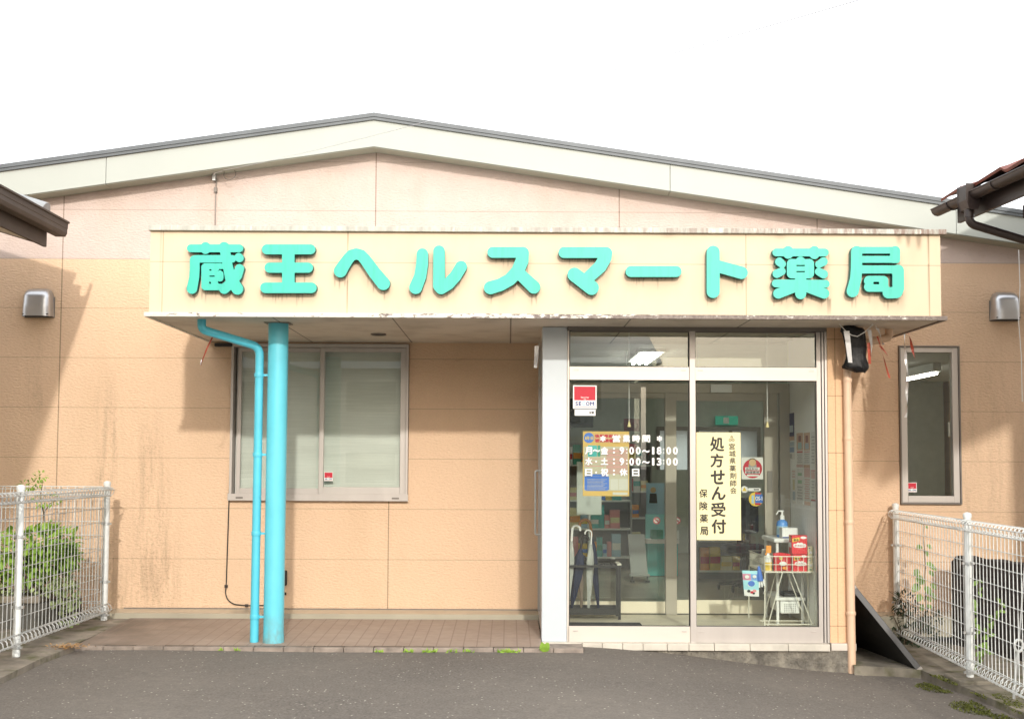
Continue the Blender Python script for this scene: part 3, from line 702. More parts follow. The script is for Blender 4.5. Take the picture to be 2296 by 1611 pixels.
# right pillar and right side wall of the entrance box
m = MB(); m.box(2.547, 2.702, -1.37, -1.14, -.045, 2.4515); m.box(2.62, 2.70, -1.139, -.003, -.045, 2.4515)
pl = m.build('pillar', mat('pillar_siding', (.74, .49, .30), .8, var=.06, vscale=50, bump=.6, bscale=38, stretch=(1, 1, 2), bdist=.006, spec=.2,
   extra=lambda H, src: H['mixc'](H['math']('ADD', H['math']('MULTIPLY', H['math']('COMPARE', H['math']('FRACT', H['math']('DIVIDE', H['math']('ADD', sep(H, 'Z'), 10-.075+.2275), .455)), .5, .008), .55), H['math']('MULTIPLY', H['math']('COMPARE', sep(H, 'X'), 2.608, .0035), .55), clamp=True), src, (.25, .14, .08))), bld)
m = MB(); m.box(2.547, 2.745, -1.40, -1.13, -.103, -.047); m.build('pillar_base', M_aluw, bld, bevel=.003)
m = MB(); m.box(2.484, 2.546, YG+.075, -1.14, .0, 2.45); m.box(2.484, 2.619, -1.139, YI+.06, .0, 2.45); m.build('side_wall', M_wallin, bld)
# left side of the box: glazed sliding door seen nearly edge on
m = MB(); X = .30
m.box(.266, .33, YG+.205, YG+.26, -.04, 2.45); m.box(.266, .33, -.06, -.002, -.0, 2.45); m.box(.27, .33, YG+.261, -.061, 2.03, 2.09); m.box(.27, .33, YG+.261, -.061, -.03, .04); m.box(.27, .33, YG+.261, -.061, 2.39, 2.45)
m.box(.275, .32, -.78, -.73, .041, 2.029); m.box(.275, .32, YG+.262, YG+.31, .041, 2.029)
sd = m.build('side_door', M_alu, bld, bevel=.002)
m = MB(); m.box(.295, .301, YG+.311, -.781, .042, 2.028); m.box(.295, .301, -.729, -.062, .042, 2.028); m.box(.295, .301, YG+.262, -.062, 2.091, 2.389); m.build('pane', M_glass, sd)
m = MB(); hy = -.76; hz0, hz1 = vp(1200, 1200, hy).z, vp(1200, 1052, hy).z
m.tube(smooth_path([(.276, hy, hz1-.01), (.226, hy, hz1-.01), (.226, hy, hz0+.01), (.276, hy, hz0+.01)], .015), .009, 10); m.build('handle', M_galv, sd, smooth=True)
# floors, ceilings, inner partition with its doors
m = MB(); m.box(.331, 2.483, YG+.07, YI-.04, -.15, .04); m.build('lobby_floor', M_lobbyfloor, bld)
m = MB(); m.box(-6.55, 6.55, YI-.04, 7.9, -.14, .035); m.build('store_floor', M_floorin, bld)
m = MB(); m.box(-6.55, 6.55, .17, 7.9, 2.6, 2.66); m.box(.331, 2.483, YG+.07, .16, 2.46, 2.5); m.build('ceiling', M_ceil, bld)
m = MB(); m.box(-6.5, .265, .13, .165, .036, 2.6); m.box(2.62, W2[0]-.002, .125, .165, .036, 2.6); m.box(W2[1]+.002, 6.5, .125, .165, .036, 2.6)
m.box(W2[0]-.002, W2[1]+.002, .125, .165, .036, W2[2]); m.box(W2[0]-.002, W2[1]+.002, .125, .165, W2[3], 2.6); m.build('inner_lining', M_wallin, bld)
ip = lambda x, y: P(x, y, YI)
xl, xr, xa_, xb_, xj = .34, 2.483, ip(1490, 1000).x, ip(1515, 1000).x, ip(1712, 1000).x
m = MB(); zh = ip(1600, 881).z; zt_ = ip(1600, 760).z
m.box(xl, xr, YI-.03, YI+.03, zh, zh+.085); m.box(xa_, xb_, YI-.035, YI+.035, .041, zh); m.box(xj, ip(1742, 1000).x, YI-.02, YI+.02, .041, zh)
m.box(ip(1746, 1000).x, xr, YI-.04, YI+.03, .041, zh); m.box(xl, xl+.07, YI-.02, YI+.02, .041, zh)
m.box(xl+.071, xa_, YI-.015, YI+.015, zh-.05, zh); m.box(xb_, xj, YI-.015, YI+.015, zh-.07, zh)
m.box(xl, xr, YI-.03, YI+.05, zt_, 2.46)
inn = m.build('inner_doors', mat('inner_frame', (.40, .36, .30), .45, .2, var=.05), bld, bevel=.002)
m = MB(); m.box(xl+.071, xa_-.001, YI-.014, YI+.014, .05, ip(1450, 1347).z); m.box(xb_+.001, xj-.001, YI-.014, YI+.014, .05, ip(1450, 1343).z); m.build('kick_plate', mat('kick', (.78, .70, .55), .45, .0), inn)
m = MB(); m.box(xl+.071, xa_-.002, YI-.003, YI+.003, ip(1450, 1347).z, zh-.051); m.box(xb_+.002, xj-.002, YI-.003, YI+.003, ip(1450, 1343).z, zh-.071); m.box(xl, xr, YI-.003, YI+.003, zh+.086, zt_-.001); m.build('pane', M_glass2, inn)
m = MB(); m.box(ip(1718, 1000).x, ip(1729, 1000).x, YI-.032, YI-.021, ip(1720, 1102).z, ip(1720, 1055).z); m.build('lock_plate', M_alud, inn)
m = MB()
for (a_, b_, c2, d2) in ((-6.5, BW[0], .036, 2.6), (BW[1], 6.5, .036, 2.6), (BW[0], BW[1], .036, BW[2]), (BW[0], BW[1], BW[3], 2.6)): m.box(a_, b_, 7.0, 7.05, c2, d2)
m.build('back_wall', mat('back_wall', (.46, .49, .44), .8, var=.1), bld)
M_frost = mat('frosted', (.85, .87, .85), .6)
fb = M_frost.node_tree.nodes['Principled BSDF']; fb.inputs['Transmission Weight'].default_value = .9
m = MB(); m.box(BW[0], BW[1], 7.02, 7.03, BW[2], BW[3]); bw = m.build('back_window', M_frost, bld)
m = MB()
for xx in (BW[0], 2.66, 2.78, 3.28, BW[1]-.05): m.box(xx, xx+.05, 6.97, 7.0, BW[2], BW[3])
m.box(BW[0], BW[1], 6.96, 6.969, BW[3]-.02, BW[3]+.04); m.build('frame', M_alud, bw)
# ---- vents
def hood(c, wd, ht, dp):
    m = MB(); n = 22; lev = 12; vs = []; fs = []
    lev = 20
    for j in range(lev+1):
        t = j/lev                                  # 0 bottom, 1 top
        cap = max(0, (t-.66)/.34); rnd_ = math.sqrt(max(0, 1-cap*cap))
        dd = dp*(.93+.07*min(1, t*3))*max(.02, rnd_)**.8*(1-.12*t)
        ww = wd/2*(1-.09*t)*(.52+.48*rnd_)
        for i in range(n+1):
            a = math.pi*i/n; ca, sa = math.cos(a), math.sin(a)
            vs.append((c[0]-ww*math.copysign(abs(ca)**.55, ca), c[1]-dd*abs(sa)**.55-.002, c[2]-ht/2+ht*t))
    for j in range(lev):
        for i in range(n): fs.append((j*(n+1)+i, j*(n+1)+i+1, (j+1)*(n+1)+i+1, (j+1)*(n+1)+i))
    m.add(vs, fs); o = m.build('vent_hood', M_vent, bld, smooth=True)
    m = MB(); m.box(c[0]-wd/2+.02, c[0]+wd/2-.02, c[1]-dp+.02, c[1]-.003, c[2]-ht/2+.012, c[2]-ht/2+.02); m.build('grille', M_dark, o)
    m = MB(); m.box(c[0]-wd/2-.002, c[0]+wd/2+.002, c[1]-.006, c[1]-.001, c[2]-ht/2-.006, c[2]+ht*.2); m.build('backplate', M_alud, o)
    return o
hood((-4.30, 0, 2.80), .272, .262, .135)['label'] = 'silver vent hood on the shaded left end of the wall'
hood((4.532, 0, 2.812), .258, .262, .135)['label'] = 'grey vent hood on the right end of the wall'
# ---- thin dark conduit beside the window, outlet by the column
m = MB(); cpts = [P(522, 772, -.012), P(519, 900, -.012), P(514, 1100, -.012), P(507, 1310, -.012), P(505, 1330, -.012), P(511, 1345, -.012), P(525, 1354, -.012), P(552, 1356, -.012), P(600, 1356, -.012)]
m.tube(smooth_path(cpts, .03, 3), .0055, 6); cd = m.build('conduit', M_dark, bld, smooth=True)
for q in ((514, 1108), (507, 1313), (553, 1356)):
    w_ = P(*q, -.012); m = MB(); m.box(w_.x-.014, w_.x+.014, -.022, -.004, w_.z-.012, w_.z+.012); m.build('conduit_clip', M_brown, cd)
m = MB(); q = P(516, 774, -.03); m.box(q.x-.14, q.x+.02, -.05, -.004, 2.405, 2.435); m.build('cable_box', M_dark, bld, bevel=.004)
q = P(633, 1294, 0); m = MB(); m.box(q.x-.03, q.x+.045, -.055, -.003, q.z-.068, q.z+.068); o_ = m.build('outlet_cover', M_dark, bld, bevel=.01)
m = MB(); m.lathe([(.014, -.012), (.014, .012)], (q.x+.03, -.03, q.z-.14), 10); m.build('tap', M_dark, o_)
# opening hours in white vinyl on the glass
m = MB(); hf = V(1880, 1260, .24831); YL = YG+.0105
for bd, a_, b_, c2, d2 in (('営', 625, 745, 735, 845), ('業', 765, 745, 865, 845), ('時', 895, 745, 1000, 845), ('間', 1027, 747, 1133, 845),
        ('月', 260, 905, 357, 1007), ('金', 468, 905, 573, 1007), ('水', 262, 1048, 360, 1150), ('土', 470, 1050, 570, 1146), ('日', 262, 1198, 357, 1297), ('祝', 470, 1195, 573, 1297), ('休', 722, 1195, 830, 1297), ('日', 890, 1198, 988, 1300)):
    put_px(m, bd, hf, a_, b_, c2, d2, YL, 0, .04)
for y_, d_ in ((905, '8'), (1052, '3')):
    for bd, a_, c2 in (('9', 722, 785), ('0', 852, 917), ('0', 940, 1005), ('1', 1158, 1190), (d_, 1220, 1285), ('0', 1350, 1413), ('0', 1437, 1503)):
        put_px(m, bd, hf, a_, y_, c2, y_+103, YL, 0, .05)
    put_px(m, '~', hf, 1027, y_+38, 1123, y_+78, YL, 0, .03)
put_px(m, '~', hf, 368, 938, 458, 974, YL, 0, .03)
def dots(px_list, r=11):
    for x_, y_ in px_list:
        w_ = P(*hf(x_, y_), YL); disc(m, w_.x, w_.z, r*.24831/1.48322/283, YL, 14)
dots([(648, q) for q in (930, 980, 1073, 1125, 1222, 1273)], 14); dots([(820, 940), (820, 985), (1315, 940), (1315, 985), (820, 1085), (820, 1130), (1315, 1085), (1315, 1130)], 9); dots([(409, 1102), (409, 1248)], 12)
for cx_ in (500, 1257):
    w_ = P(*hf(cx_, 795), YL); rr = 40*.24831/1.48322/283
    for k_ in range(3):
        an = math.pi*k_/3+math.pi/2; ux, uz = math.cos(an)*rr, math.sin(an)*rr; vx, vz = -math.sin(an)*rr*.22, math.cos(an)*rr*.22
        m.quad((w_.x-ux-vx, YL-.0003*k_, w_.z-uz-vz), (w_.x+ux-vx, YL-.0003*k_, w_.z+uz-vz), (w_.x+ux+vx, YL-.0003*k_, w_.z+uz+vz), (w_.x-ux+vx, YL-.0003*k_, w_.z-uz+vz))
m.build('lettering', C_white, sfr)['label'] = 'white opening hours lettering on the left pane'

# ------------------------------------------------------------------ house across the road (mirrored in the shop glass)
opp = thing('opposite_house', 'two storey grey house across the road mirrored in the shop glass', 'house', (1, -30, -.3))
M_oppw = mat('opposite_wall', (.40, .40, .37), .85, var=.15, vscale=2)
m = MB(); m.box(-17, 4.2, -37, -30, -.5, 4.6); m.build('wall', M_oppw, opp)
m = MB(); m.add([(-17.6, -29.3, 4.5), (4.8, -29.3, 4.5), (4.8, -33.5, 5.9), (-17.6, -33.5, 5.9), (4.8, -37.7, 4.5), (-17.6, -37.7, 4.5)], [(0, 1, 2, 3), (3, 2, 4, 5), (1, 4, 2), (0, 3, 5)]); m.build('roof', M_roofm, opp)
for xw in (-14.5, -10.2, -5.6, -2.2, 1.2):
    for zw in (.6, 3.0):
        m = MB(); frame_rect(m, xw, xw+1.8, zw, zw+1.15, .06, .06, .06, .06, -30.0, -29.93); fr_ = m.build('window', M_alu, opp)
        m = MB(); m.box(xw+.06, xw+1.74, -29.99, -29.98, zw+.06, zw+1.09); m.build('pane', M_dark, fr_)
opp2 = thing('opposite_shed', 'plain brown shed with a flat roof across the road', 'shed', (8, -28, -.3))
m = MB(); m.box(4.7, 13.5, -33, -28.5, -.5, 4.0); m.build('wall', mat('shed_wall', (.20, .175, .15), .85, var=.2), opp2)
m = MB(); m.box(4.4, 13.8, -33.4, -28.1, 4.0, 4.15); m.build('roof', M_roofm, opp2)
pole = thing('utility_pole', 'grey concrete utility pole across the road mirrored in the shop glass', 'utility pole', (-2.6, -24, -.3))
m = MB(); m.tube([(-2.6, -24, -.3), (-2.6, -24, 9.5)], [.16, .11], 14); m.build('pole', M_concrete, pole, smooth=True)
m = MB(); m.box(-3.4, -1.8, -24.18, -24.10, 8.3, 8.4); m.build('crossarm', M_galv, pole)

# ------------------------------------------------------------------ mesh fences
M_fwire = mat('fence_wire', (.52, .53, .52), .45, .1, var=.25, vscale=9)
def mesh_panel(a, b, zb, zt, side, parent, r=.0032, wm=None):
    """rolled-top wire mesh between two posts; side = direction the rolled beams bulge"""
    a, b = Vector(a), Vector(b); d = (b-a); L = d.length; u = d/L; nrm = Vector((-u.y, u.x, 0))*side; m = MB(); rr = .036
    n = max(2, round(L/.075)); zi0, zi1 = zb+2*rr, zt-2*rr
    def pt(s, off, z): return a + u*s + nrm*off + Vector((0, 0, z))
    for i in range(n+1):
        s = .035+(L-.07)*i/n
        pts = [pt(s, 0, zi0+.01)]
        pts = [pt(s, rr-rr*math.cos(t), zi0-rr*math.sin(t)) for t in [math.pi*1.75*(1-k/9) for k in range(9)]] + [pt(s, 0, zi0+.02), pt(s, 0, zi1-.02)] + \
              [pt(s, rr-rr*math.cos(t), zi1+rr*math.sin(t)) for t in [math.pi*1.75*k/9 for k in range(1, 10)]]
        m.tube(pts, r, 5, cap=False)
    k = 9; zz = [zi0+.03+(zi1-zi0-.06)*j/(k-1) for j in range(k)]
    for z in zz: m.tube([pt(.012, -2*r*.9, z), pt(L-.012, -2*r*.9, z)], r, 5)
    for zc, sg in ((zi1, 1), (zi0, -1)):
        for t in (.35, .9, 1.45): m.tube([pt(.012, rr-(rr+r*1.6)*math.cos(math.pi*t), zc+sg*(rr+r*1.6)*math.sin(math.pi*t)), pt(L-.012, rr-(rr+r*1.6)*math.cos(math.pi*t), zc+sg*(rr+r*1.6)*math.sin(math.pi*t))], r*1.25, 5)
    return m.build('mesh_panel', wm or M_fence, parent, smooth=True)
def post(x, y, zb, zt, parent, r=.0275):
    m = MB(); m.tube([(x, y, zb), (x, y, zt-.012)], r, 18); p_ = m.build('post', M_fence, parent, smooth=True)
    m = MB(); m.lathe([(r+.004, -.03), (r+.004, -.004), (r*.7, .006), (r*.1, .01)], (x, y, zt-.012), 18); m.build('post_cap', M_fence, p_, smooth=True)
    for z in (zb+.09, zb+(zt-zb)*.30, zb+(zt-zb)*.70, zt-.075):
        m = MB(); m.lathe([(r+.002, -.011), (r+.005, -.008), (r+.005, .008), (r+.002, .011)], (x, y, z), 18); m.box(x-.045, x+.045, y-.010, y+.010, z-.008, z+.008)
        m.build('clamp', M_galv, p_, smooth=True)
fl = thing('mesh_fence', 'white wire mesh fence with round posts left of the porch, shrub behind it', 'fence', (-3.5, -1.3, 0))
lp = [(-3.5, -.434), (-3.505, -2.288), (-3.51, -4.15), (-3.515, -6.0)]
for x, y in lp: post(x, y, -.06, 1.19, fl)
for i in range(3): mesh_panel((*lp[i], 0), (*lp[i+1], 0), .02, 1.17, 1, fl, wm=M_fwire)
fl2 = thing('mesh_fence', 'white wire mesh fence running along the wall behind the left shrub', 'fence', (-4.5, -.43, 0))
for x in (-5.4, -7.3): post(x, -.36, -.06, 1.19, fl2)
mesh_panel((-3.56, -.36, 0), (-5.4, -.36, 0), .02, 1.17, -1, fl2); mesh_panel((-5.4, -.36, 0), (-7.3, -.36, 0), .02, 1.17, -1, fl2)
frr = thing('mesh_fence', 'white wire mesh fence right of the entrance in front of the black wall', 'fence', (3.45, -1.3, -.2))
rp = [(3.486, -.092), (3.398, -2.026), (3.31, -3.96), (3.22, -5.9)]
for i, (x, y) in enumerate(rp): post(x, y, -.25, 1.018-.004*i, frr)
for i in range(3): mesh_panel((*rp[i], 0), (*rp[i+1], 0), -.165, .99, -1, frr)
m = MB(); m.box(3.26, 3.55, -2.20, -1.86, -.34, -.192); tag(m.build('footing_block', M_conc3, bevel=.012), 'stained concrete footing block under the second right fence post', 'block')

# ------------------------------------------------------------------ neighbour houses (eaves)
def gutter_profile(kind):
    if kind == 'box': return [(-.012, .0), (-.004, .018), (-.004, .05), (0, .055), (.002, .096), (.016, .10), (.016, .114), (-.012, .115), (-.012, .105), (-.008, .1), (-.016, .006), (-.095, -.002), (-.112, .09), (-.118, .09), (-.10, -.012), (-.02, -.012)]
    a = [( .055*math.cos(t), .055*math.sin(t)) for t in [math.pi+math.pi*k/12 for k in range(13)]]
    b = [( .050*math.cos(t), .050*math.sin(t)) for t in [2*math.pi-math.pi*k/12 for k in range(13)]]
    return a+b
def extrude(mb, prof, o, ux, uz, dirv, L, mi=0):
    o, ux, uz, dirv = map(Vector, (o, ux, uz, dirv)); n = len(prof)
    vs = [o+ux*p[0]+uz*p[1] for p in prof] + [o+ux*p[0]+uz*p[1]+dirv*L for p in prof]
    mb.add(vs, [(i, (i+1) % n, n+(i+1) % n, n+i) for i in range(n)] + [tuple(range(n)), tuple(range(2*n-1, n-1, -1))], mi)
def tiled_roof(mb, o, along, L, upslope, W, rowlen=.27, wave=.26, lift=.03, saw=False):
    """pantile slope: o eave corner, along the eave, upslope unit vector; rows lap like real tiles"""
    o, along, upslope = Vector(o), Vector(along), Vector(upslope); nrm = along.cross(upslope).normalized()
    if nrm.z < 0: nrm = -nrm
    n = int(L/wave*(6 if not saw else 15)); rows = int(W/rowlen)
    for r_ in range(rows):
        vs = []
        for e_ in range(3):
            for i in range(n+1):
                s = L*i/n; ph = (s/wave) % 1; hgt = .022*math.sin(math.pi*min(1, ph/.62)) if ph < .62 else -.008*math.sin(math.pi*(ph-.62)/.38)
                if saw: hgt = .040*(1-ph) if ph < .93 else .0028+.037*(ph-.93)/.07
                if e_ == 0: vs.append(o+along*s+upslope*(r_*rowlen)+nrm*(hgt+lift-.022))
                elif e_ == 1: vs.append(o+along*s+upslope*(r_*rowlen)+nrm*(hgt+lift))
                else: vs.append(o+along*s+upslope*((r_+1)*rowlen+.03)+nrm*(hgt+.001))
        fs = [(e_*(n+1)+i, e_*(n+1)+i+1, (e_+1)*(n+1)+i+1, (e_+1)*(n+1)+i) for e_ in range(2) for i in range(n)]
        mb.add(vs, fs)
# left house: eave along y at x = -3.71, far end 1 m from the pharmacy wall
lh = thing('neighbour_house', 'tiled house at the left edge, only its brown eave and gutter corner in view', 'house', (-6, -5, 0))
gx_, gzz = -3.72, 3.33
m = MB(); extrude(m, gutter_profile('box'), (gx_, -.93, gzz-.08), (1, 0, 0), (0, 0, 1), (0, -1, 0), 9.5); lg = m.build('gutter', M_brown2, lh)
m = MB(); m.box(-3.875, -3.85, -10.4, -1.05, 3.13, 3.33); m.build('fascia', M_brown2, lh)
usl = Vector((-1, 0, .30)).normalized()
m = MB(); m.add([(-3.86, -1.02, 3.30), (-7.5, -1.02, 3.30+3.64*.30), (-7.5, -1.05, 3.30+3.64*.30), (-3.86, -1.05, 3.30), (-3.86, -1.02, 3.14), (-7.5, -1.02, 3.14+3.64*.30), (-7.5, -1.05, 3.14+3.64*.30), (-3.86, -1.05, 3.14)],
    [(0, 1, 2, 3), (4, 7, 6, 5), (0, 4, 5, 1), (3, 2, 6, 7), (0, 3, 7, 4)]); m.build('barge_board', M_brown2, lh)
m = MB(); m.quad((-3.876, -10.4, 3.15), (-3.876, -1.06, 3.15), (-7.5, -1.06, 3.15+3.6*.30), (-7.5, -10.4, 3.15+3.6*.30)); m.quad((-3.876, -10.4, 3.17), (-3.876, -1.06, 3.17), (-7.5, -1.06, 3.17+3.6*.30), (-7.5, -10.4, 3.17+3.6*.30)); m.build('soffit', M_plaster, lh)
m = MB(); tiled_roof(m, (-3.80, -10.3, 3.355), (0, 1, 0), 9.28, usl, 3.9); lr = m.build('roof', M_tile, lh, smooth=True)
for q in range(9):
    s0 = .07+q*.3; a_ = Vector((-3.80, -1.05, 3.40))+usl*s0; m = MB(); m.tube([a_, a_+usl*.31+Vector((0, 0, .012))], [.085, .075], 16); m.build('verge_tile', M_greytile if q < 1 else M_tile, lr, smooth=True)
m = MB(); m.box(-10, -4.75, -10, -1.6, -.2, 3.35); m.build('wall', M_plaster, lh)
# right house: eave nearly along y at x = 3.52
rh = thing('neighbour_house', 'red tiled house at the right edge with brown gutter and rain pipe', 'house', (6, -5, 0))
ga = Vector((3.545, -1.10, 3.47)); gd = Vector((.0945, -1, 0)).normalized(); gn = Vector((gd.y*-1, gd.x, 0)); gn = Vector((1, .0945, 0)).normalized()
m = MB(); extrude(m, gutter_profile('round'), ga, gn, (0, 0, 1), gd, 4.2); m.tube([ga+gn*-.055, ga+gn*-.055+gd*4.2], .006, 8); rg = m.build('gutter', M_brown, rh, smooth=True)
for s in (.28, 1.0, 1.62, 2.3):
    o = ga+gd*s; m = MB(); m.tube([o+gn*(.059*math.cos(t))+Vector((0, 0, .059*math.sin(t))) for t in [math.pi+math.pi*k/10 for k in range(11)]], .006, 6); m.build('bracket', M_brown, rg, smooth=True)
o = ga+gd*.52
m = MB(); hp = [(.0, .06), (.0, -.06), (.025, -.13), (.085, -.13), (.11, -.06), (.11, .06)]
extrude(m, hp, o+gn*-.075, gn, (0, 0, 1), gd, .15); m.build('hopper', M_brown, rg, bevel=.006)
q = o+gn*-.02+gd*.075
m = MB(); m.tube(smooth_path([q+Vector((0, 0, -.12)), q+Vector((0, 0, -.235)), q+Vector((1.2, .07, -.57)), q+Vector((1.25, .07, -.60)), q+Vector((1.25, .07, -3.5))], .07), .033, 14); m.build('rain_pipe', M_brown, rh, smooth=True)
m = MB(); m.tube([q+Vector((0, 0, -.125)), q+Vector((0, 0, -.185))], .038, 14); m.build('pipe_socket', M_brown, rh, smooth=True)
m = MB(); m.obox(ga+gd*.18+gn*.085+Vector((0, 0, -.145)), gd*4, gn*.03, (0, 0, .20)); m.build('fascia', M_brown, rh)
usr = (gn+Vector((0, 0, .42))).normalized()
m = MB(); m.obox(ga+gd*.20+gn*.12+Vector((0, 0, -.13)), gd*4, (gn+Vector((0, 0, .42)))*3.5, (0, 0, .03)); m.build('soffit', M_brown2, rh)
m = MB(); m.obox(ga+gd*.16+gn*.10+Vector((0, 0, -.13)), gd*.035, (gn+Vector((0, 0, .42)))*3.5, (0, 0, .14)); m.build('barge_board', M_brown, rh)
m = MB(); tiled_roof(m, ga+gd*4.2+gn*.0+Vector((0, 0, .025)), -gd, 4.1, usr, 3.8, wave=.62, saw=True); rr_ = m.build('roof', M_tile, rh, smooth=True)
for q_ in range(9):
    a_ = ga+gd*.15+gn*.0+Vector((0, 0, .055))+usr*(.45+q_*.3); m = MB(); m.obox(a_, gd*.16, usr*.31, Vector((0, 0, .07))-usr*.02); m.build('verge_tile', M_tile, rr_, bevel=.012)
m = MB(); m.obox(ga+gd*.75+gn*1.3+Vector((0, 0, -3.7)), gd*3.2, gn*6, (0, 0, 3.95)); m.build('wall', M_plaster, rh)
for s in (.62, 1.07, 1.52):
    o = ga+gd*(s+.1)+gn*.35+Vector((0, 0, -.11)); m = MB(); m.obox(o, gd*.06, (gn+Vector((0, 0, .42)))*.5, (0, 0, -.10)); m.build('rafter', M_brown2, rh)

# ------------------------------------------------------------------ overhead drop cable with its wall hook
dc = thing('service_cable', 'thin grey overhead cable with hook and loop under the left gable edge', 'cable', (-2.68, -.06, 3.98))
q = P(488, 392, -.05)
m = MB(); m.box(q.x-.05, q.x-.022, -.05, -.002, q.z-.05, q.z+.02); m.tube([(q.x-.036, -.05, q.z), (q.x-.02, -.09, q.z+.012), (q.x+.055, -.11, q.z+.025)], .011, 8); m.build('wall_hook', M_galv, dc)
e1 = Vector((q.x+.055, -.11, q.z+.025)); e2 = P(1570, 0, -7.5); e3 = e2+(e2-e1)*1.3
pts = [e1+(e3-e1)*t + Vector((0, 0, -.35*4*t*(1-t)*.4)) for t in [i/24 for i in range(25)]]
m = MB(); m.tube(pts, .0013, 6); m.build('cable', mat('cable_grey', (.62, .62, .64), .6), dc, smooth=True)
m = MB(); lc = P(515, 391, -.08); m.tube([(lc.x+.055*math.cos(t), -.08+.02*math.sin(t), lc.z+.055*math.sin(t)) for t in [2*math.pi*k/24 for k in range(24)]], .0028, 6, closed=True); m.build('loop', M_alud, dc, smooth=True)
m = MB(); m.tube(smooth_path([(q.x-.036, -.03, q.z-.05), P(486, 400, -.015), P(483.5, 425, -.012), P(482, 505, -.012)], .03), .005, 6)
w_ = P(483.5, 426, -.012); m.box(w_.x-.013, w_.x+.013, -.03, -.003, w_.z-.022, w_.z+.022); m.build('lead_in', M_alud, dc)
# thin white cord hanging by the right house
m = MB(); m.tube([P(2283, 560, -.4), P(2286, 640, -.4), P(2283, 720, -.4), P(2289, 800, -.4), P(2291, 900, -.4)], .004, 5)
tag(m.build('dangling_string', C_white), 'thin white string hanging in front of the right end wall', 'string')

# ------------------------------------------------------------------ foil tapes, bag (bird scarers) under the canopy
M_foil = mat('silver_foil', (.80, .80, .80), .3, .25, bump=.6, bscale=30); M_redfoil = mat('red_foil', (.50, .10, .06), .35, .2, bump=.5, bscale=30)
M_bag = mat('bag_film', (.010, .010, .011), .5, bump=.9, bscale=14, bdist=.02, stretch=(1, 1, .5), spec=.35)
def ribbon(mb, pts, wd, tw=1.0, mi=0):
    pts = [Vector(p) for p in pts]; vs = []
    for i, p in enumerate(pts):
        an = tw*i; u = Vector((math.cos(an), math.sin(an), 0))*wd/2; vs += [p-u, p+u]
    n = len(pts); fs = [(2*i, 2*i+1, 2*i+3, 2*i+2) for i in range(n-1)]
    off = Vector((0, .0012, 0)); mb.add(vs, fs, mi); mb.add([v+off for v in vs], [tuple(reversed(f_)) for f_ in fs], mi)
def px_ribbon(pl, Y, wd, tw=.35, mi=0, mb=None, sub=3):
    w3 = [P(x, y, Y) for x, y in pl]; out = []
    for i in range(len(w3)-1):
        for k_ in range(sub): out.append(w3[i].lerp(w3[i+1], k_/sub))
    out.append(w3[-1]); ribbon(mb, out, wd, tw, mi)
YB = -1.52
tz = V(2700, 1000, .43458)
bagt = thing('plastic_bag', 'black plastic bag tied under the canopy at the right-hand pillar', 'bag', P(1918, 740, YB))
cx0, cz1 = P(*tz(322, 190), YB), P(*tz(330, 548), YB)
m = MB(); nl, nn = 16, 40; vs = []
outl = [(188, 285, 22), (200, 290, 52), (212, 305, 82), (228, 315, 90), (250, 320, 88), (275, 322, 84), (300, 325, 82), (330, 328, 84), (360, 333, 80), (390, 336, 76), (420, 338, 76), (450, 338, 80), (475, 337, 90), (500, 332, 98), (513, 334, 94), (528, 350, 70), (546, 365, 40)]
for j, (yy, xc, hw) in enumerate(outl):
    c0 = P(*tz(xc, yy), YB); hwm = hw*.43458/1.48322/283
    for i in range(nn):
        a = 2*math.pi*i/nn; rr0 = 1+.16*mnoise.noise(Vector((math.cos(a)*2.2, math.sin(a)*2.2, j*.45)))+.10*mnoise.noise(Vector((math.cos(a)*6, math.sin(a)*6, j*.3)))
        vs.append((c0.x+hwm*math.cos(a)*rr0, YB+min(.09, hwm*.55)*math.sin(a)*rr0, c0.z+.014*mnoise.noise(Vector((a*1.6, j, 2)))))
fs = [(j*nn+i, (j+1)*nn+i, (j+1)*nn+(i+1) % nn, j*nn+(i+1) % nn) for j in range(len(outl)-1) for i in range(nn)] + [tuple(range(nn)), tuple((len(outl)-1)*nn+i for i in reversed(range(nn)))]
m.add(vs, fs); m.build('bag_body', M_bag, bagt, smooth=True)
m = MB(); c0 = P(*tz(285, 190), YB); m.lathe([(.012, -.02), (.03, .0), (.045, .02), (.02, .035)], (c0.x, YB, c0.z), 12); m.build('knot', M_bag, bagt, smooth=True)
def scarer(name, label, paths, Y):
    t = thing(name, label, 'foil tape', P(*paths[0][0][0], Y), 'bird scaring foil tapes hanging from the canopy')
    for pl, wd, tw, mi, nm in paths:
        m = MB(); px_ribbon(pl, Y, wd, tw, 0, m); m.build(nm, [M_foil, M_redfoil, M_wire][mi], t)
def tzs(*l): return [tz(x, y) for x, y in l]
scarer('foil_tape', 'wide silver foil strip hanging in front of the black plastic bag', [(tzs((262, 230), (272, 300), (282, 390), (292, 472)), .045, .06, 0, 'silver_strip')], YB-.12)
scarer('foil_tape', 'silver foil strip with red foil backing just right of the black bag', [(tzs((436, 222), (447, 290), (455, 350), (450, 422)), .032, .15, 0, 'silver_strip'), (tzs((432, 320), (436, 400), (440, 482)), .026, .08, 1, 'red_strip')], YB-.02)
scarer('foil_tape', 'forked red foil tape with a long thin tail beside the narrow window', [(tzs((495, 210), (512, 240), (540, 320), (545, 335)), .026, .25, 0, 'silver_strip'), (tzs((498, 270), (520, 340), (545, 430), (570, 520), (592, 590)), .014, .25, 1, 'red_strip'), (tzs((520, 345), (550, 380), (587, 430)), .022, .2, 1, 'red_strip')], YB)
scarer('foil_tape', 'curled red foil tape hanging over the top of the narrow window', [(tzs((712, 205), (735, 250), (752, 300), (765, 360), (772, 395), (785, 442)), .024, .3, 1, 'red_strip')], -.9)
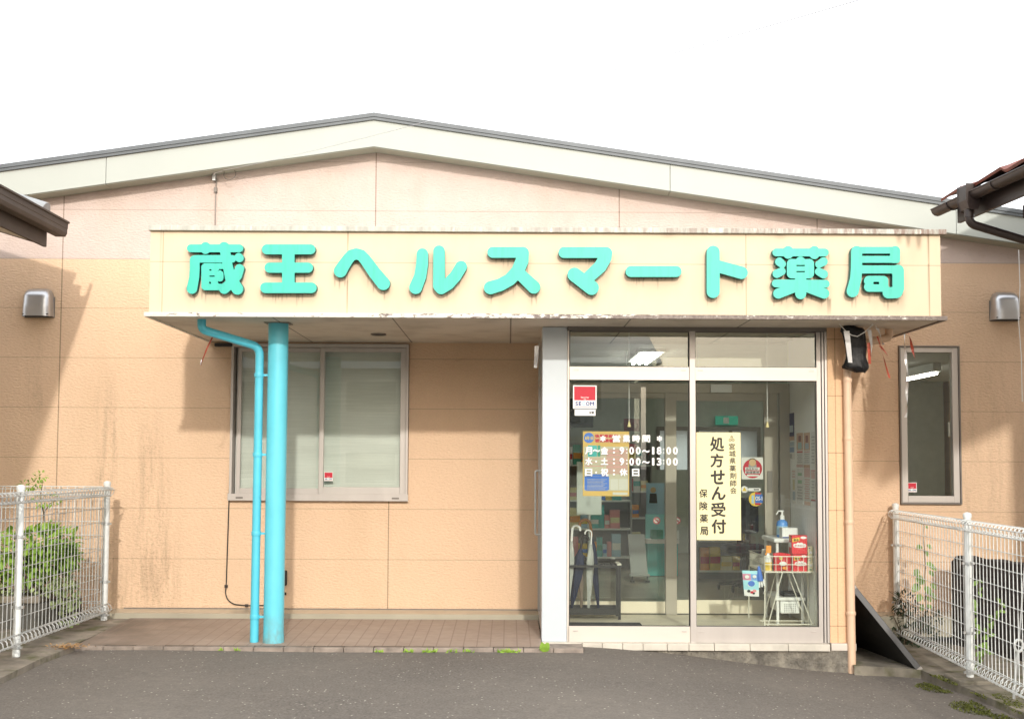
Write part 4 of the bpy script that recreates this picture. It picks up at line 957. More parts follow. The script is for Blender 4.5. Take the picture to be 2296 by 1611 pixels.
scarer('foil_tape', 'long twisted silver tape hanging down the left side of the narrow window', [(tzs((706, 215), (708, 330), (716, 450), (735, 580), (722, 690), (728, 780), (714, 890)), .022, .5, 0, 'silver_strip')], -.85)
scarer('foil_tape', 'thin red foil tape tied on the cyan pipe left of the column', [([(478, 752), (464, 780), (454, 806), (450, 822)], .013, .2, 1, 'red_strip'), ([(452, 806), (449, 818)], .01, .5, 0, 'silver_strip')], -1.55)
scarer('foil_tape', 'short silver foil tape hanging at the left corner of the entrance', [([(1203, 775), (1202, 800), (1200, 824)], .034, .12, 0, 'silver_strip')], -1.25)
m = MB(); s1 = tzs((205, 175), (250, 225), (300, 262), (345, 272), (400, 240), (440, 205), (465, 175)); m.tube([P(x, y, YB-.11) for x, y in s1], .0035, 5)
m.tube([P(x, y, YB-.03) for x, y in tzs((485, 180), (492, 215))], .003, 5)
tag(m.build('tie_string', C_white), 'white string looped across the top of the black bag', 'string')

# ------------------------------------------------------------------ black folding board leaning by the pillar
bb = thing('black_board', 'black display board leaning against the right side of the entrance pillar', 'board', (3.1, -1.3, -.2))
A = G(2064, 1499, -.215); B = G(1919, 1443, -.205); Cc = P(1915, 1315, -1.36); upv = Cc-A; ed = B-A; nb_ = ed.cross(upv).normalized()
if nb_.x > 0: nb_ = -nb_
m = MB(); m.obox(A-nb_*.002, ed, upv, nb_*.035); m.build('panel', M_black, bb, bevel=.004)
m = MB(); un, en = upv.normalized(), ed.normalized()
m.obox(A-nb_*.012-en*.008-un*.008, en*.03, upv+un*.016, nb_*.047); m.obox(A-nb_*.012+ed-en*.022-un*.008, en*.03, upv+un*.016, nb_*.047); m.obox(A-nb_*.012+upv-un*.022+en*.023, ed-en*.046, un*.03, nb_*.047); m.obox(A-nb_*.012-un*.008+en*.023, ed-en*.046, un*.03, nb_*.047)
m.build('frame', M_black, bb, bevel=.003)
for w_ in (A, Cc):
    m = MB(); m.obox(w_-nb_*.014-en*.011-un*.012, en*.03, un*.035, nb_*.058); m.build('corner_cap', M_alud, bb, bevel=.003)

# ------------------------------------------------------------------ right yard: black block wall, plants, guy rod
m = MB(); n = 40
wa, wb = Vector((3.885, -.36, 0)), Vector((4.62, -3.0, 0)); ww = (wb-wa); un = ww.normalized(); nn_ = Vector((-un.y, un.x, 0))
for i in range(n):
    a_, b_ = wa+ww*(i/n), wa+ww*((i+1)/n); h0, h1 = [.565+.018*mnoise.noise(Vector((t_*14, 1, 0)))-(.05 if i_ == 0 else 0) for t_, i_ in ((i/n, i), ((i+1)/n, 1))]
    d0, d1 = [.012*mnoise.noise(Vector((t_*20, 3, 0))) for t_ in (i/n, (i+1)/n)]
    m.add([a_+nn_*d0+Vector((0, 0, -.4)), b_+nn_*d1+Vector((0, 0, -.4)), b_+nn_*d1+Vector((0, 0, h1)), a_+nn_*d0+Vector((0, 0, h0)), b_+nn_*.15+Vector((0, 0, h1)), a_+nn_*.15+Vector((0, 0, h0)), b_+nn_*.15+Vector((0, 0, -.4)), a_+nn_*.15+Vector((0, 0, -.4))],
          [(0, 1, 2, 3), (3, 2, 4, 5), (5, 4, 6, 7)] + ([(0, 3, 5, 7)] if i == 0 else []))
def bw_extra(H, src):
    M = H['math']; z = sep(H, 'Z')
    j = M('COMPARE', M('FRACT', M('DIVIDE', M('ADD', z, 10.07), .20)), .5, .03)
    lich = H['ramp'](H['noise'](7, 6), .60, .72)
    src = H['mixc'](M('MULTIPLY', lich, .5), src, (.16, .15, .14))
    return H['mixc'](M('MULTIPLY', j, .7), src, (.012, .01, .01))
tag(m.build('block_wall', mat('sooty_block', (.045, .038, .036), .95, var=.6, vscale=9, bump=1., bscale=25, stretch=(1.2, 1.2, .5), bdist=.03, extra=bw_extra)), 'low soot black stone wall behind the right fence', 'wall')
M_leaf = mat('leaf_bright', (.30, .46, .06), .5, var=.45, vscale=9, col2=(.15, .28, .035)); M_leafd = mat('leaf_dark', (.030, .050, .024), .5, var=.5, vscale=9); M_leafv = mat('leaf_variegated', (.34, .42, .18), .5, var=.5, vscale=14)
M_leafm = mat('leaf_mid', (.16, .27, .045), .5, var=.45, vscale=9)
M_stem = mat('stem', (.10, .075, .045), .8)
for mm in (M_leaf, M_leafv, M_leafd):
    mm.node_tree.nodes['Principled BSDF'].inputs['Specular IOR Level'].default_value = .3
def leaf(mb, p, d, nrm, L, W, mi=0, bend=.25):
    d = d.normalized(); s = d.cross(nrm).normalized(); n_ = s.cross(d).normalized()
    a = p; c_ = p+d*L*.45+n_*L*bend*.35; e_ = p+d*L-n_*L*bend*.25
    m1 = p+d*L*.22+n_*L*bend*.2; m2 = p+d*L*.74+n_*L*bend*.1
    vs = [a, m1+s*W*.40, c_+s*W*.5, m2+s*W*.33, e_, m2-s*W*.33, c_-s*W*.5, m1-s*W*.40, c_-n_*W*.10, m1-n_*W*.06, m2-n_*W*.06]
    mb.add(vs, [(0, 1, 9), (1, 2, 8, 9), (2, 3, 10, 8), (3, 4, 10), (4, 5, 10), (5, 6, 8, 10), (6, 7, 9, 8), (7, 0, 9)], mi)
def rv(r_): return Vector((r_.uniform(-1, 1), r_.uniform(-1, 1), r_.uniform(-1, 1)))
def leafcloud(mb, blobs_, n, L, W, r_, mi=0, droop=.2):
    for _ in range(n):
        c_, rad = r_.choice(blobs_); v = rv(r_)
        while v.length > 1 or v.length < .01: v = rv(r_)
        v = v.normalized()*(v.length**.45); p_ = Vector(c_)+Vector((v.x*rad[0], v.y*rad[1], v.z*rad[2]))
        d = (v+rv(r_)*.7+Vector((0, -.15, -droop))); leaf(mb, p_, d, (v*.4+Vector((0, -.3, 1))+rv(r_)*.4), L*r_.uniform(.6, 1.25), W*r_.uniform(.7, 1.2), mi)
rl = random.Random(5)
# left shrub in its planter
lb = thing('shrub', 'bright green leafy shrub behind the left mesh fence', 'shrub', (-4.1, -.9, .2))
m = MB()
bl = [(P(40, 1225, -.95), (.34, .28, .15)), (P(105, 1215, -.95), (.22, .25, .12)), (P(132, 1250, -.95), (.12, .2, .11)), (P(0, 1260, -.9), (.3, .3, .16)), (P(70, 1265, -.9), (.3, .28, .12)), (P(150, 1246, -1.0), (.04, .08, .05)), (P(-60, 1235, -.95), (.4, .3, .2))]
leafcloud(m, [(c_, r_) for c_, r_ in bl], 1250, .085, .05, rl); m.build('foliage', M_leaf, lb)
m = MB(); leafcloud(m, [(P(70, 1305, -.85), (.36, .28, .10)), (P(130, 1300, -.9), (.14, .2, .1)), (P(5, 1310, -.85), (.3, .28, .1))], 420, .045, .03, rl); m.build('variegated_foliage', M_leafv, lb)
m = MB()
for i in range(14):
    p0 = P(rl.uniform(20, 120), 1345, -.85); m.tube([p0, p0+Vector((rl.uniform(-.12, .12), rl.uniform(-.1, .1), .2)), p0+Vector((rl.uniform(-.25, .25), rl.uniform(-.2, .2), .42))], [.008, .006, .003], 5)
m.build('stem', M_stem, lb)
hv = thing('trailing_ivy', 'pale trailing ivy hanging from the left planter', 'ivy', P(165, 1380, -1.0)); m = MB(); m2 = MB()
for sx in (128, 150, 168):
    pts = [P(sx+8*math.sin(i*.9), 1300+i*13, -1.03) for i in range(8 if sx > 130 else 5)]
    m2.tube(pts, .003, 5)
    for p_ in pts:
        for _ in range(4): leaf(m, p_+rv(rl)*.02, rv(rl)+Vector((0, -.5, -.4)), Vector((0, -1, .5))+rv(rl)*.4, .05, .04)
m.build('leaves', M_leafv, hv); m2.build('stem', M_stem, hv)
pb = thing('planter', 'dark weathered concrete planter box behind the left fence', 'planter', (-4.3, -.8, 0))
q0 = P(150, 1335, -1.0); m = MB(); m.box(-6.2, q0.x-.05, -1.0, -.5, -.1, q0.z-.06); m.build('box', mat('planter_concrete', (.11, .105, .09), .95, var=.5, vscale=5, bump=.5, bscale=30), pb, bevel=.01)
m = MB(); m.box(-6.22, q0.x-.22, -1.03, -.47, q0.z-.06, q0.z-.0); m.build('rim', M_conc2, pb, bevel=.01)
sp = thing('sapling', 'thin sapling with small leaf sprays rising above the left shrub', 'sapling', P(105, 1230, -.75)); m = MB(); m2 = MB()
pth = [P(100, 1240, -.75), P(102, 1190, -.75), P(98, 1150, -.75), P(90, 1115, -.75), P(95, 1085, -.75)]; m2.tube(pth, [.009, .008, .006, .005, .003], 6); m2.tube([pth[2], P(112, 1128, -.75), P(130, 1120, -.75)], [.005, .004, .002], 5); m2.build('trunk', M_stem, sp)
for c_, rx, rz_, nl in ((P(105, 1122, -.75), .13, .05, 90), (P(70, 1085, -.75), .10, .035, 60), (P(90, 1068, -.75), .05, .04, 26), (P(112, 1180, -.75), .07, .05, 24)):
    leafcloud(m, [(c_, (rx, .08, rz_))], nl, .036, .017, rl)
m.build('crown', M_leaf, sp)
# right side vine, dark bush, creeping weed
vi = thing('climbing_vine', 'bright green vine climbing a thin stalk behind the right fence', 'vine', P(2068, 1420, -.5)); m = MB(); m2 = MB()
vz = V(2950, 1700, .42768); vp_ = [P(*vz(x, y), -.45) for x, y in ((300, 760), (298, 640), (290, 520), (295, 420), (288, 300), (278, 180), (285, 110), (262, 60))]
m2.tube(vp_, [.004]*5+[.003]*3, 5); m2.build('stem', M_stem, vi)
for x, y, s_ in ((262, 270, 1), (310, 268, .8), (290, 320, .8), (300, 410, 1.1), (320, 430, 1.0), (250, 460, 1.1), (315, 470, .9), (265, 510, 1.3), (285, 535, 1.2), (245, 572, 1.4), (290, 590, 1.3), (340, 568, 1.0), (330, 640, 1.1), (270, 655, 1.2), (295, 670, .9), (275, 738, 1.0), (300, 735, .8), (288, 125, .5), (270, 95, .4)):
    p_ = P(*vz(x+rl.uniform(-6, 6), y-14), -.47); leaf(m, p_, Vector((math.copysign(.7, x-288), -.35, -.75))+rv(rl)*.3, Vector((.1, -1, .6)), .075*s_, .052*s_, 0, .2)
m.build('leaves', M_leafm, vi)
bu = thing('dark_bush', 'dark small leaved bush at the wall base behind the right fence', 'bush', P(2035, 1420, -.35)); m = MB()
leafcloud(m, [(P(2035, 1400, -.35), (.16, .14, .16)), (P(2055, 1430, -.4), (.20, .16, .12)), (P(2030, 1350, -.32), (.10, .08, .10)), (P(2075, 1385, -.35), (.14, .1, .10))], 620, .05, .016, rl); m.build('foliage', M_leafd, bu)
m = MB()
for i in range(9):
    p0 = P(2040+rl.uniform(-10, 10), 1455, -.38); m.tube([p0, p0+Vector((rl.uniform(-.15, .2), rl.uniform(-.1, .1), .28)), p0+Vector((rl.uniform(-.25, .3), rl.uniform(-.1, .1), .5))], [.005, .004, .002], 4)
m.build('stem', M_stem, bu)
cw = thing('creeping_weed', 'pale green weed growing up beside the second right fence post', 'weed', P(2200, 1480, -1.9)); m = MB(); m2 = MB()
for base, tipp in (((2190, 1490), (2215, 1390)), ((2200, 1480), (2240, 1350)), ((2185, 1470), (2190, 1300))):
    pts = [P(base[0]+(tipp[0]-base[0])*t+4*math.sin(t*9), base[1]+(tipp[1]-base[1])*t, -1.75) for t in [i/7 for i in range(8)]]; m2.tube(pts, .003, 5)
    for p_ in pts:
        for _ in range(2): leaf(m, p_, rv(rl)+Vector((0, -.4, .1)), Vector((0, -1, .5))+rv(rl)*.3, .06, .032)
m.build('leaves', M_leafm, cw); m2.build('stem', M_stem, cw)
gr_ = thing('guy_rod', 'grey steel guy rod with turnbuckle at the right edge', 'guy rod', P(2280, 1560, -2.75)); m = MB()
m.tube([P(2272, 1565, -2.75), P(2281, 1460, -2.75)], .011, 8); m.build('rod', M_galv, gr_, smooth=True)
m = MB(); c0 = P(2283, 1446, -2.75); m.tube([(c0.x+.028*math.cos(t), c0.y, c0.z+.04*math.sin(t)) for t in [2*math.pi*k/16 for k in range(16)]], .010, 7, closed=True); m.build('eye', M_galv, gr_, smooth=True)
m = MB(); m.tube([P(2284, 1432, -2.75), P(2294, 1300, -2.75), P(2320, 1000, -2.75)], .006, 6); m.build('wire', M_galv, gr_, smooth=True)
# weeds in the kerb joint, leaf litter, moss
def weed(name, label, x, y, s_, n_, kind=None):
    m = MB()
    for _ in range(n_):
        o = Vector((x+rl.uniform(-1, 1)*s_*.9, y+rl.uniform(-.2, .2)*s_*.4, gz(x, y)+.002)); leaf(m, o, rv(rl)*.8+Vector((0, -.3, .75)), Vector((0, -1, .6))+rv(rl)*.3, rl.uniform(.018, .042), rl.uniform(.006, .012))
    tag(m.build(name, M_leaf), label, 'weed', 'weeds in the kerb joint')
for x, y_, s_, n_, lb_ in ((-.30, YP-.012, .05, 14, 'small weed tuft in the kerb joint, first right of the column side'), (-.01, YP-.012, .035, 16, 'compact bright weed tuft at the middle of the kerb'), (.13, YP-.012, .07, 24, 'wide low weed patch in the kerb joint left of centre'), (.42, YP-.012, .05, 16, 'flat weed tuft in the kerb near the white corner panel'),
        (-1.42, YP-.012, .03, 6, 'tiny weed sprout in the kerb in front of the column'), (-.72, YP-.012, .03, 6, 'tiny weed sprout alone between column and shopfront')):
    pass
wz_ = V(700, 1650, .50087)
for (xz, s_, n_, lb_) in ((1135, .03, 10, 'leftmost weed tuft in the kerb joint'), (1325, .035, 18, 'compact bright green weed tuft, second from the left in the kerb joint'), (1450, .07, 26, 'broad low weed patch in the middle of the kerb joint'), (1610, .05, 14, 'flat thin weed tuft in the kerb joint, left of the pink petal'), (1715, .05, 14, 'sparse spread weed in the kerb joint beside the pink petal'),
        (1980, .09, 40, 'largest weed clump in the kerb joint, nearest the white corner panel'), (90, .03, 6, 'tiny weed sprout in the kerb left of the cyan pipe'), (205, .04, 7, 'low weed sprout in the kerb just left of the cyan pipe base')):
    q = G(*wz_(xz, 1012), -.075); weed('kerb_weed', lb_, q.x, YP-.014, s_, n_)
q = G(1218, 1448, -.06); m = MB()
for i in range(5): leaf(m, Vector((q.x+rl.uniform(-.01, .01), YP-.006, -.07)), Vector((rl.uniform(-.7, .7), -.2, 1)), Vector((0, -1, .3)), .08, .05)
tag(m.build('kerb_weed', M_leaf), 'round leaved weed standing at the foot of the white corner panel', 'weed', 'weeds in the kerb joint')
m = MB(); q = G(152, 1453, -.04)
for i in range(170):
    o = q+Vector((rl.gauss(0, .07), rl.gauss(0, .035), .008+abs(rl.gauss(0, .012)))); leaf(m, o, Vector((rl.uniform(-1, 1), rl.uniform(-1, 1), rl.uniform(-.1, .3))), Vector((0, 0, 1))+rv(rl)*.5, rl.uniform(.02, .045), rl.uniform(.006, .014))
tag(m.build('leaf_litter', mat('dry_leaf', (.50, .30, .13), .8, var=.5, vscale=30)), 'small heap of dry orange leaves on the left concrete strip', 'leaf litter', kind='stuff')
m = MB(); mz = V(2950, 1700, .42768)
M_moss = mat('moss', (.12, .135, .022), .95, var=.6, vscale=30, bump=.8, bscale=120)
for x, y, rx, ry in ((400, 1325, .16, .07), (640, 1475, .12, .07), (760, 1515, .06, .03), (920, 1555, .09, .05), (700, 1440, .05, .04), (980, 1450, .14, .05), (1030, 1500, .10, .05), (330, 1300, .05, .03)):
    q = G(*mz(x, y), -.235)
    for i in range(int(900*rx*ry/.011)):
        a = rl.uniform(0, 6.28); t = rl.random()**.7; o = Vector((q.x+rx*t*math.cos(a), q.y+ry*3*t*math.sin(a), 0)); 
        o.z = max(gz(o.x, o.y), zt(o.x, o.y) if o.x > 3.15+.09*(-1.6-o.y) and o.y < -1.5 else -1)+.001
        leaf(m, o, Vector((rl.uniform(-1, 1), rl.uniform(-1, 1), rl.uniform(.1, .8))), Vector((0, 0, 1))+rv(rl)*.4, rl.uniform(.008, .02), rl.uniform(.006, .012))
tag(m.build('moss', M_moss), 'patches of green moss along the right kerb', 'moss', kind='stuff')

# ------------------------------------------------------------------ inside the lobby and the store
FZ = .041
M_tube = emit('lamp_tube', (1, .97, .85), 18.0)
def ceiling_light(x, y, z, L, label, nt_=3):
    t = thing('ceiling_light', label, 'ceiling light', (x, y, z), 'fluorescent ceiling lights in the store')
    m = MB(); hw_ = .14 if nt_ > 1 else .05; m.box(x-hw_, x+hw_, y, y+L, z+.02, 2.599); m.build('housing', C_white, t)
    for i in range(nt_):
        xx = x+(i-(nt_-1)/2)*.075; m = MB(); m.tube([(xx, y+.03, z), (xx, y+L-.03, z)], .018, 10); m.build('lamp_tube', M_tube, t, smooth=True)
ceiling_light(1.55, 2.0, 2.545, 1.35, 'lit three tube ceiling light seen through the glass above the left entrance pane')
ceiling_light(5.20, 3.6, 2.47, 1.35, 'lit single tube ceiling light seen through the narrow right window', 1)
for (x, y) in ((-1.4, 3.0), (3.4, 4.6)): ceiling_light(x, y, 2.545, 1.3, 'added tube ceiling light deep inside the store to brighten the interior')  # extra lamps added to brighten the store, besides the two visible ones

# umbrella stand and umbrellas
us = thing('umbrella_stand', 'black steel umbrella stand with a grid top behind the left entrance pane', 'umbrella stand', (.68, -.55, FZ))
ux0, ux1, uy0, uy1 = .40, .955, -.69, -.43; uz = P(1390, 1272, -.69).z
for xx in (ux0, ux1-.02):
    for yy in (uy0, uy1-.02):
        m = MB(); m.box(xx, xx+.02, yy, yy+.02, FZ, uz); m.build('leg', C_dk, us)
m = MB()
for yy in (uy0-.001, uy1-.019): m.box(ux0, ux1, yy, yy+.02, uz+.001, uz+.02)
for i in range(1, 4): m.box(ux0+.02, ux1-.02, uy0+.02+i*.055, uy0+.026+i*.055, uz+.004, uz+.014)
for i in range(1, 8): m.box(ux0+i*.069, ux0+i*.069+.006, uy0+.02, uy1-.02, uz+.015, uz+.02)
m.build('grid_top', C_dk, us)
m = MB(); m.box(ux1-.03, ux1+.005, uy0, uy1, uz+.021, uz+.032); m.build('end_bar', M_wire, us)
m = MB(); m.box(ux0+.021, ux1-.021, uy0+.021, uy1-.021, .10, .112); m.box(ux0+.021, ux1-.021, uy0+.003, uy0+.02, .08, .135); m.box(ux0+.021, ux1-.021, uy1-.02, uy1-.003, .08, .135); m.build('drip_tray', C_dk, us)
M_clear = mat('clear_film', (.62, .64, .60), .2, var=.15, vscale=20); M_clear.node_tree.nodes['Principled BSDF'].inputs['Alpha'].default_value = .62
M_wood = mat('bent_wood', (.42, .20, .08), .45)
def umbrella(label, hx, hy, tx, ty, Y, hookr, cloth, hookm, body=.030, flip=1, tipz=.115, hr=.011):
    top = P(hx, hy, Y); tip = P(tx, ty, Y); tip.z = max(tip.z, tipz)
    t = thing('umbrella', label, 'umbrella', (tip.x, Y, tip.z), 'umbrellas standing in the black stand')
    ax = (top-tip); L = ax.length; u = ax/L; s = Vector((u.z, 0, -u.x))*flip
    m = MB(); hp = [tip+u*(L-hookr-.10), tip+u*(L-hookr)] + [tip+u*(L-hookr)+s*hookr-s*hookr*math.cos(a)+u*hookr*math.sin(a) for a in [math.pi*k/10*1.08 for k in range(1, 11)]]
    m.tube(hp, hr, 9); m.build('handle', hookm, t, smooth=True)
    m = MB(); n = 16; vs = []; prof = [(.006, 0), (.010, .06), (body*.55, .22), (body*.9, .45), (body, .62), (body*.8, .74), (body*.5, .80), (.010, .86)]
    for r_, f_ in prof:
        for k in range(n):
            a = 2*math.pi*k/n; rr_ = r_*(1+.22*math.cos(4*a+f_*3)); vs.append(tip+u*(L-hookr)*f_ + s*(rr_*math.cos(a)) + Vector((0, rr_*math.sin(a), 0)))
    m.add(vs, [(j*n+k, j*n+(k+1) % n, (j+1)*n+(k+1) % n, (j+1)*n+k) for j in range(len(prof)-1) for k in range(n)]); m.build('folded_cloth', cloth, t, smooth=True)
    m = MB(); m.tube([tip+Vector((0, 0, -.0)), tip+u*(L*.10)], .005, 6); m.tube([tip+u*L*.7, tip+u*(L-hookr-.08)], .006, 6); m.build('shaft', M_galv, t)
    return t
umbrella('clear umbrella with a white hook handle at the left end of the stand', 1283, 1177, 1272, 1375, -.63, .034, M_clear, C_white)
umbrella('folded navy umbrella with a dark handle beside the white hook handle', 1306, 1200, 1281, 1372, -.58, .026, C_navycl, C_blk, .045)
umbrella('navy umbrella with a bent brown wooden handle', 1322, 1163, 1341, 1368, -.50, .047, C_navycl, M_wood, .032, -1, hr=.013)
umbrella('clear umbrella with a thin white hook handle in the middle of the stand', 1326, 1188, 1319, 1371, -.60, .028, M_clear, C_white, .030, -1, hr=.007)
umbrella('slim beige umbrella between the navy umbrellas', 1300, 1245, 1303, 1368, -.48, .02, mat('beige_cloth', (.22, .17, .13), .8), C_blk, .022)
a = G(1275, 1400, FZ); b = G(1425, 1389, FZ)
m = MB(); m.box(.49, 1.09, -1.20, -.95, FZ, FZ+.012); tag(m.build('door_mat', mat('mat_rubber', (.05, .052, .055), .9, var=.3, vscale=40, bump=.5, bscale=90), bevel=.005), 'dark grey rubber door mat inside the left entrance pane', 'mat')
# pull cords with little bells
for x, yb, lb_ in ((1410, 956, 'thin pull cord with a cream bell behind the left entrance pane'), (1720, 957, 'thin pull cord with a cream bell behind the right entrance pane')):
    q = P(x, yb, -1.22); t = thing('pull_cord', lb_, 'pull cord', q, 'pull cords inside the entrance glass')
    m = MB(); m.tube([(q.x, -1.22, q.z+.03), (q.x, -1.22, 2.459)], .0022, 6); m.build('cord', C_white, t)
    m = MB(); m.lathe([(.014, -.014), (.015, -.008), (.007, .02), (.003, .034)], (q.x, -1.22, q.z+.012), 12); m.build('bell', mat('bell_plastic', (.75, .62, .30), .4), t, smooth=True)

# banner: prescriptions accepted
YBN = YG+.006
bn = thing('banner', 'cream vertical prescription banner with black brush-like letters on the right entrance pane', 'banner', P(1611, 1210, YBN))
b8 = V(2250, 1450, .46547); b3 = V(2300, 1300, .28554)
tl, br = P(1560.5, 968.5, YBN), P(1661, 1210, YBN)
m = MB(); card(m, tl.x, br.x, br.z, tl.z, YBN); m.build('sheet', C_cream, bn)
m = MB()
for bd, a_, b_, c2, d2, bo in (('処', 236, 2, 340, 108, .03), ('方', 238, 122, 334, 222, .035), ('せ', 240, 238, 344, 343, .035), ('ん', 246, 356, 350, 455, .04), ('受', 243, 470, 350, 574, .03), ('付', 246, 590, 353, 694, .035),
      ('宮', 371, 50, 416, 96, .02), ('城', 372, 101, 421, 146, .02), ('県', 375, 154, 420, 196, .02), ('薬', 375, 205, 422, 250, .02), ('剤', 378, 258, 425, 305, .02), ('師', 379, 311, 427, 358, .02), ('会', 380, 363, 427, 409, .02),
      ('保', 159, 376, 219, 437, .025), ('険', 161, 466, 221, 527, .025), ('薬', 163, 555, 223, 615, .025), ('局', 165, 643, 225, 705, .03)):
    put_px(m, bd, b8, a_, b_, c2, d2, YBN-.0008, 0, bo)
m.build('lettering', C_blk, bn)
m = MB()
for cx_, cy_, rr_ in ((445, 568, 17), (480, 568, 17), (463, 533, 15)):
    w_ = P(*b3(cx_, cy_), YBN); k_ = .28554/1.48322/283; ring(m, w_.x, w_.z, (rr_-6)*k_, rr_*k_, YBN-.0008, 20)
    disc(m, w_.x, w_.z, 4*k_, YBN-.0008, 10)
m.build('emblem', C_blk, bn)
# security stickers
def secom(label, x0, y0, x1, y1, Y, big=False):
    """outer white square in picture pixels"""
    a = P(x0, y0, Y); b = P(x1, y1, Y); w_, h_ = b.x-a.x, a.z-b.z
    t = thing('security_sticker', label, 'sticker', (a.x, Y, b.z), 'red and white security stickers')
    m = MB(); card(m, a.x, b.x, b.z, a.z, Y); m.build('backing', C_white, t)
    fx = lambda u: a.x+u*w_; fz = lambda v: a.z-v*h_
    m = MB(); m.quad((fx(.05), Y-.0006, fz(.64)), (fx(.95), Y-.0006, fz(.64)), (fx(.95), Y-.0006, fz(.05)), (fx(.05), Y-.0006, fz(.05))); m.quad((fx(.06), Y-.0006, fz(.95)), (fx(.94), Y-.0006, fz(.95)), (fx(.94), Y-.0006, fz(.93)), (fx(.06), Y-.0006, fz(.93))); m.build('red_field', C_red, t)
    m = MB(); put_text(m, 'Security', fx(.33), fx(.67), fz(.565), fz(.48), Y-.0012, 0, .02); put_text(m, 'by', fx(.46), fx(.56), fz(.635), fz(.575), Y-.0012, 0, .02); m.build('small_writing', C_white, t)
    m = MB(); m2 = MB()
    for ch, u0, u1 in (('S', .10, .215), ('E', .24, .355), ('C', .39, .53), ('O', .545, .70), ('M', .72, .90)): put_text(m2 if ch == 'C' else m, ch, fx(u0), fx(u1), fz(.875), fz(.70), Y-.0008, 0, .05)
    m.build('wordmark', C_navy, t); m2.build('wordmark_accent', C_cyan, t)
    return t, a, b, fx, fz
hz = lambda x, y: hf(x, y)
t, a, b, fx, fz = secom('large red and white security sticker at the upper left of the entrance glass', *hz(100, 82), *hz(416, 396), YG+.004)
m = MB(); c0, c1 = P(*hz(122, 404), YG+.004), P(*hz(402, 489), YG+.004); card(m, c0.x, c1.x, c1.z, c0.z, YG+.004); m.build('lower_tab', C_white, t)
m = MB(); put_px(m, '設置', hz, 318, 430, 380, 464, YG+.0030, 0, .02); m.build('tab_writing', C_blk, t)
secom('small red and white security sticker low on the wide sliding window', 726.5, 1057.5, 746, 1077.5, -.001)
w2f = tz; secom('small red and white security sticker low on the narrow right window', *tz(727, 1388), *tz(800, 1462), .008)
# yellow insurance poster behind the left pane
YPO = YG+.024
po = thing('poster', 'yellow health insurance poster with a blue circle, behind the opening hours', 'poster', P(*hf(540, 1565), YPO))
def prect(mb, x0, y0, x1, y1, Y, mi=0, f=hf):
    a = P(*f(x0, y0), Y); b = P(*f(x1, y1), Y); mb.quad((a.x, Y, b.z), (b.x, Y, b.z), (b.x, Y, a.z), (a.x, Y, a.z), mi)
m = MB(); a = P(*hf(232, 697), YPO); b = P(*hf(852, 1565), YPO); card(m, a.x, b.x, b.z, a.z, YPO, 0, .0006)
prect(m, 245, 900, 840, 1495, YPO-.0006, 1); prect(m, 545, 930, 830, 1270, YPO-.0010, 2); prect(m, 600, 1335, 705, 1480, YPO-.0010, 3); prect(m, 715, 1335, 832, 1480, YPO-.0010, 3); prect(m, 300, 885, 420, 1035, YPO-.0010, 4); prect(m, 428, 885, 466, 1035, YPO-.0010, 5)
prect(m, 255, 1300, 582, 1480, YPO-.0014, 6); prect(m, 270, 1270, 565, 1299, YPO-.0014, 6); prect(m, 270, 1481, 565, 1494, YPO-.0014, 6); prect(m, 630, 1512, 830, 1550, YPO-.0010, 3); prect(m, 390, 735, 840, 850, YPO-.0008, 7)
w_ = P(*hf(312, 785), YPO); disc(m, w_.x, w_.z, 70*.24831/1.48322/283, YPO-.0012, 28, 6)
for i in range(8): prect(m, 290, 1338+i*18, 555-(i % 3)*25, 1344+i*18, YPO-.0019, 1)
for i in range(5): prect(m, 560, 960+i*52, 815-(i % 2)*60, 968+i*52, YPO-.0015, 8)
for i in range(3): prect(m, 255, 1060+i*50, 520-(i % 2)*90, 1068+i*50, YPO-.0015, 8)
m.build('sheet', [mat('poster_yellow', (.62, .40, .10), .6), mat('poster_cream', (.50, .46, .33), .6), mat('poster_pink', (.52, .33, .26), .6), mat('poster_white', (.56, .54, .46), .6), C_teal, C_grn, C_blue, mat('poster_light', (.62, .42, .22), .6), C_pink], po)
m = MB(); put_px(m, '後期高齢者', hf, 392, 735, 700, 785, YPO-.002, 0, .05); put_px(m, '被保険者', hf, 392, 795, 640, 848, YPO-.002, 0, .05); m.build('red_writing', C_red, po)
m = MB(); put_px(m, '8月1日', hf, 262, 765, 372, 812, YPO-.002, 0, .03); m.build('date_writing', C_yel, po)
# stickers on the inner door
YID = YI-.006
db = thing('door_sticker', 'square white door sticker with a red disc and a person, on the inner glass door', 'sticker', P(1687, 1076, YID))
m = MB(); prect(m, 577, 768, 830, 1024, YID, 0, b3); w_ = P(*b3(706, 900), YID); kk = .28554/1.48322/255
disc(m, w_.x, w_.z, 112*kk, YID-.0006, 36, 1); disc(m, w_.x, w_.z+70*kk, 42*kk, YID-.0018, 20, 2); disc(m, w_.x, w_.z+96*kk, 40*kk, YID-.0012, 20, 3, 26*kk); prect(m, 660, 850, 752, 890, YID-.0009, 4, b3)
prect(m, 620, 885, 790, 920, YID-.0014, 0, b3); prect(m, 620, 928, 790, 958, YID-.0014, 0, b3); prect(m, 640, 968, 780, 990, YID-.0014, 0, b3)
m.build('sheet', [M_paper, C_red, C_tan, C_blk, C_grey], db)
m = MB(); put_px(m, '血圧計は', b3, 628, 888, 768, 918, YID-.002, 0, .02); put_px(m, '登録薬局', b3, 628, 930, 782, 957, YID-.002, 0, .02); m.build('writing', C_blk, db)
t = thing('door_sticker', 'round white sticker with a yellow warning triangle on the inner glass door', 'sticker', P(*b3(612, 1180), YID)); m = MB()
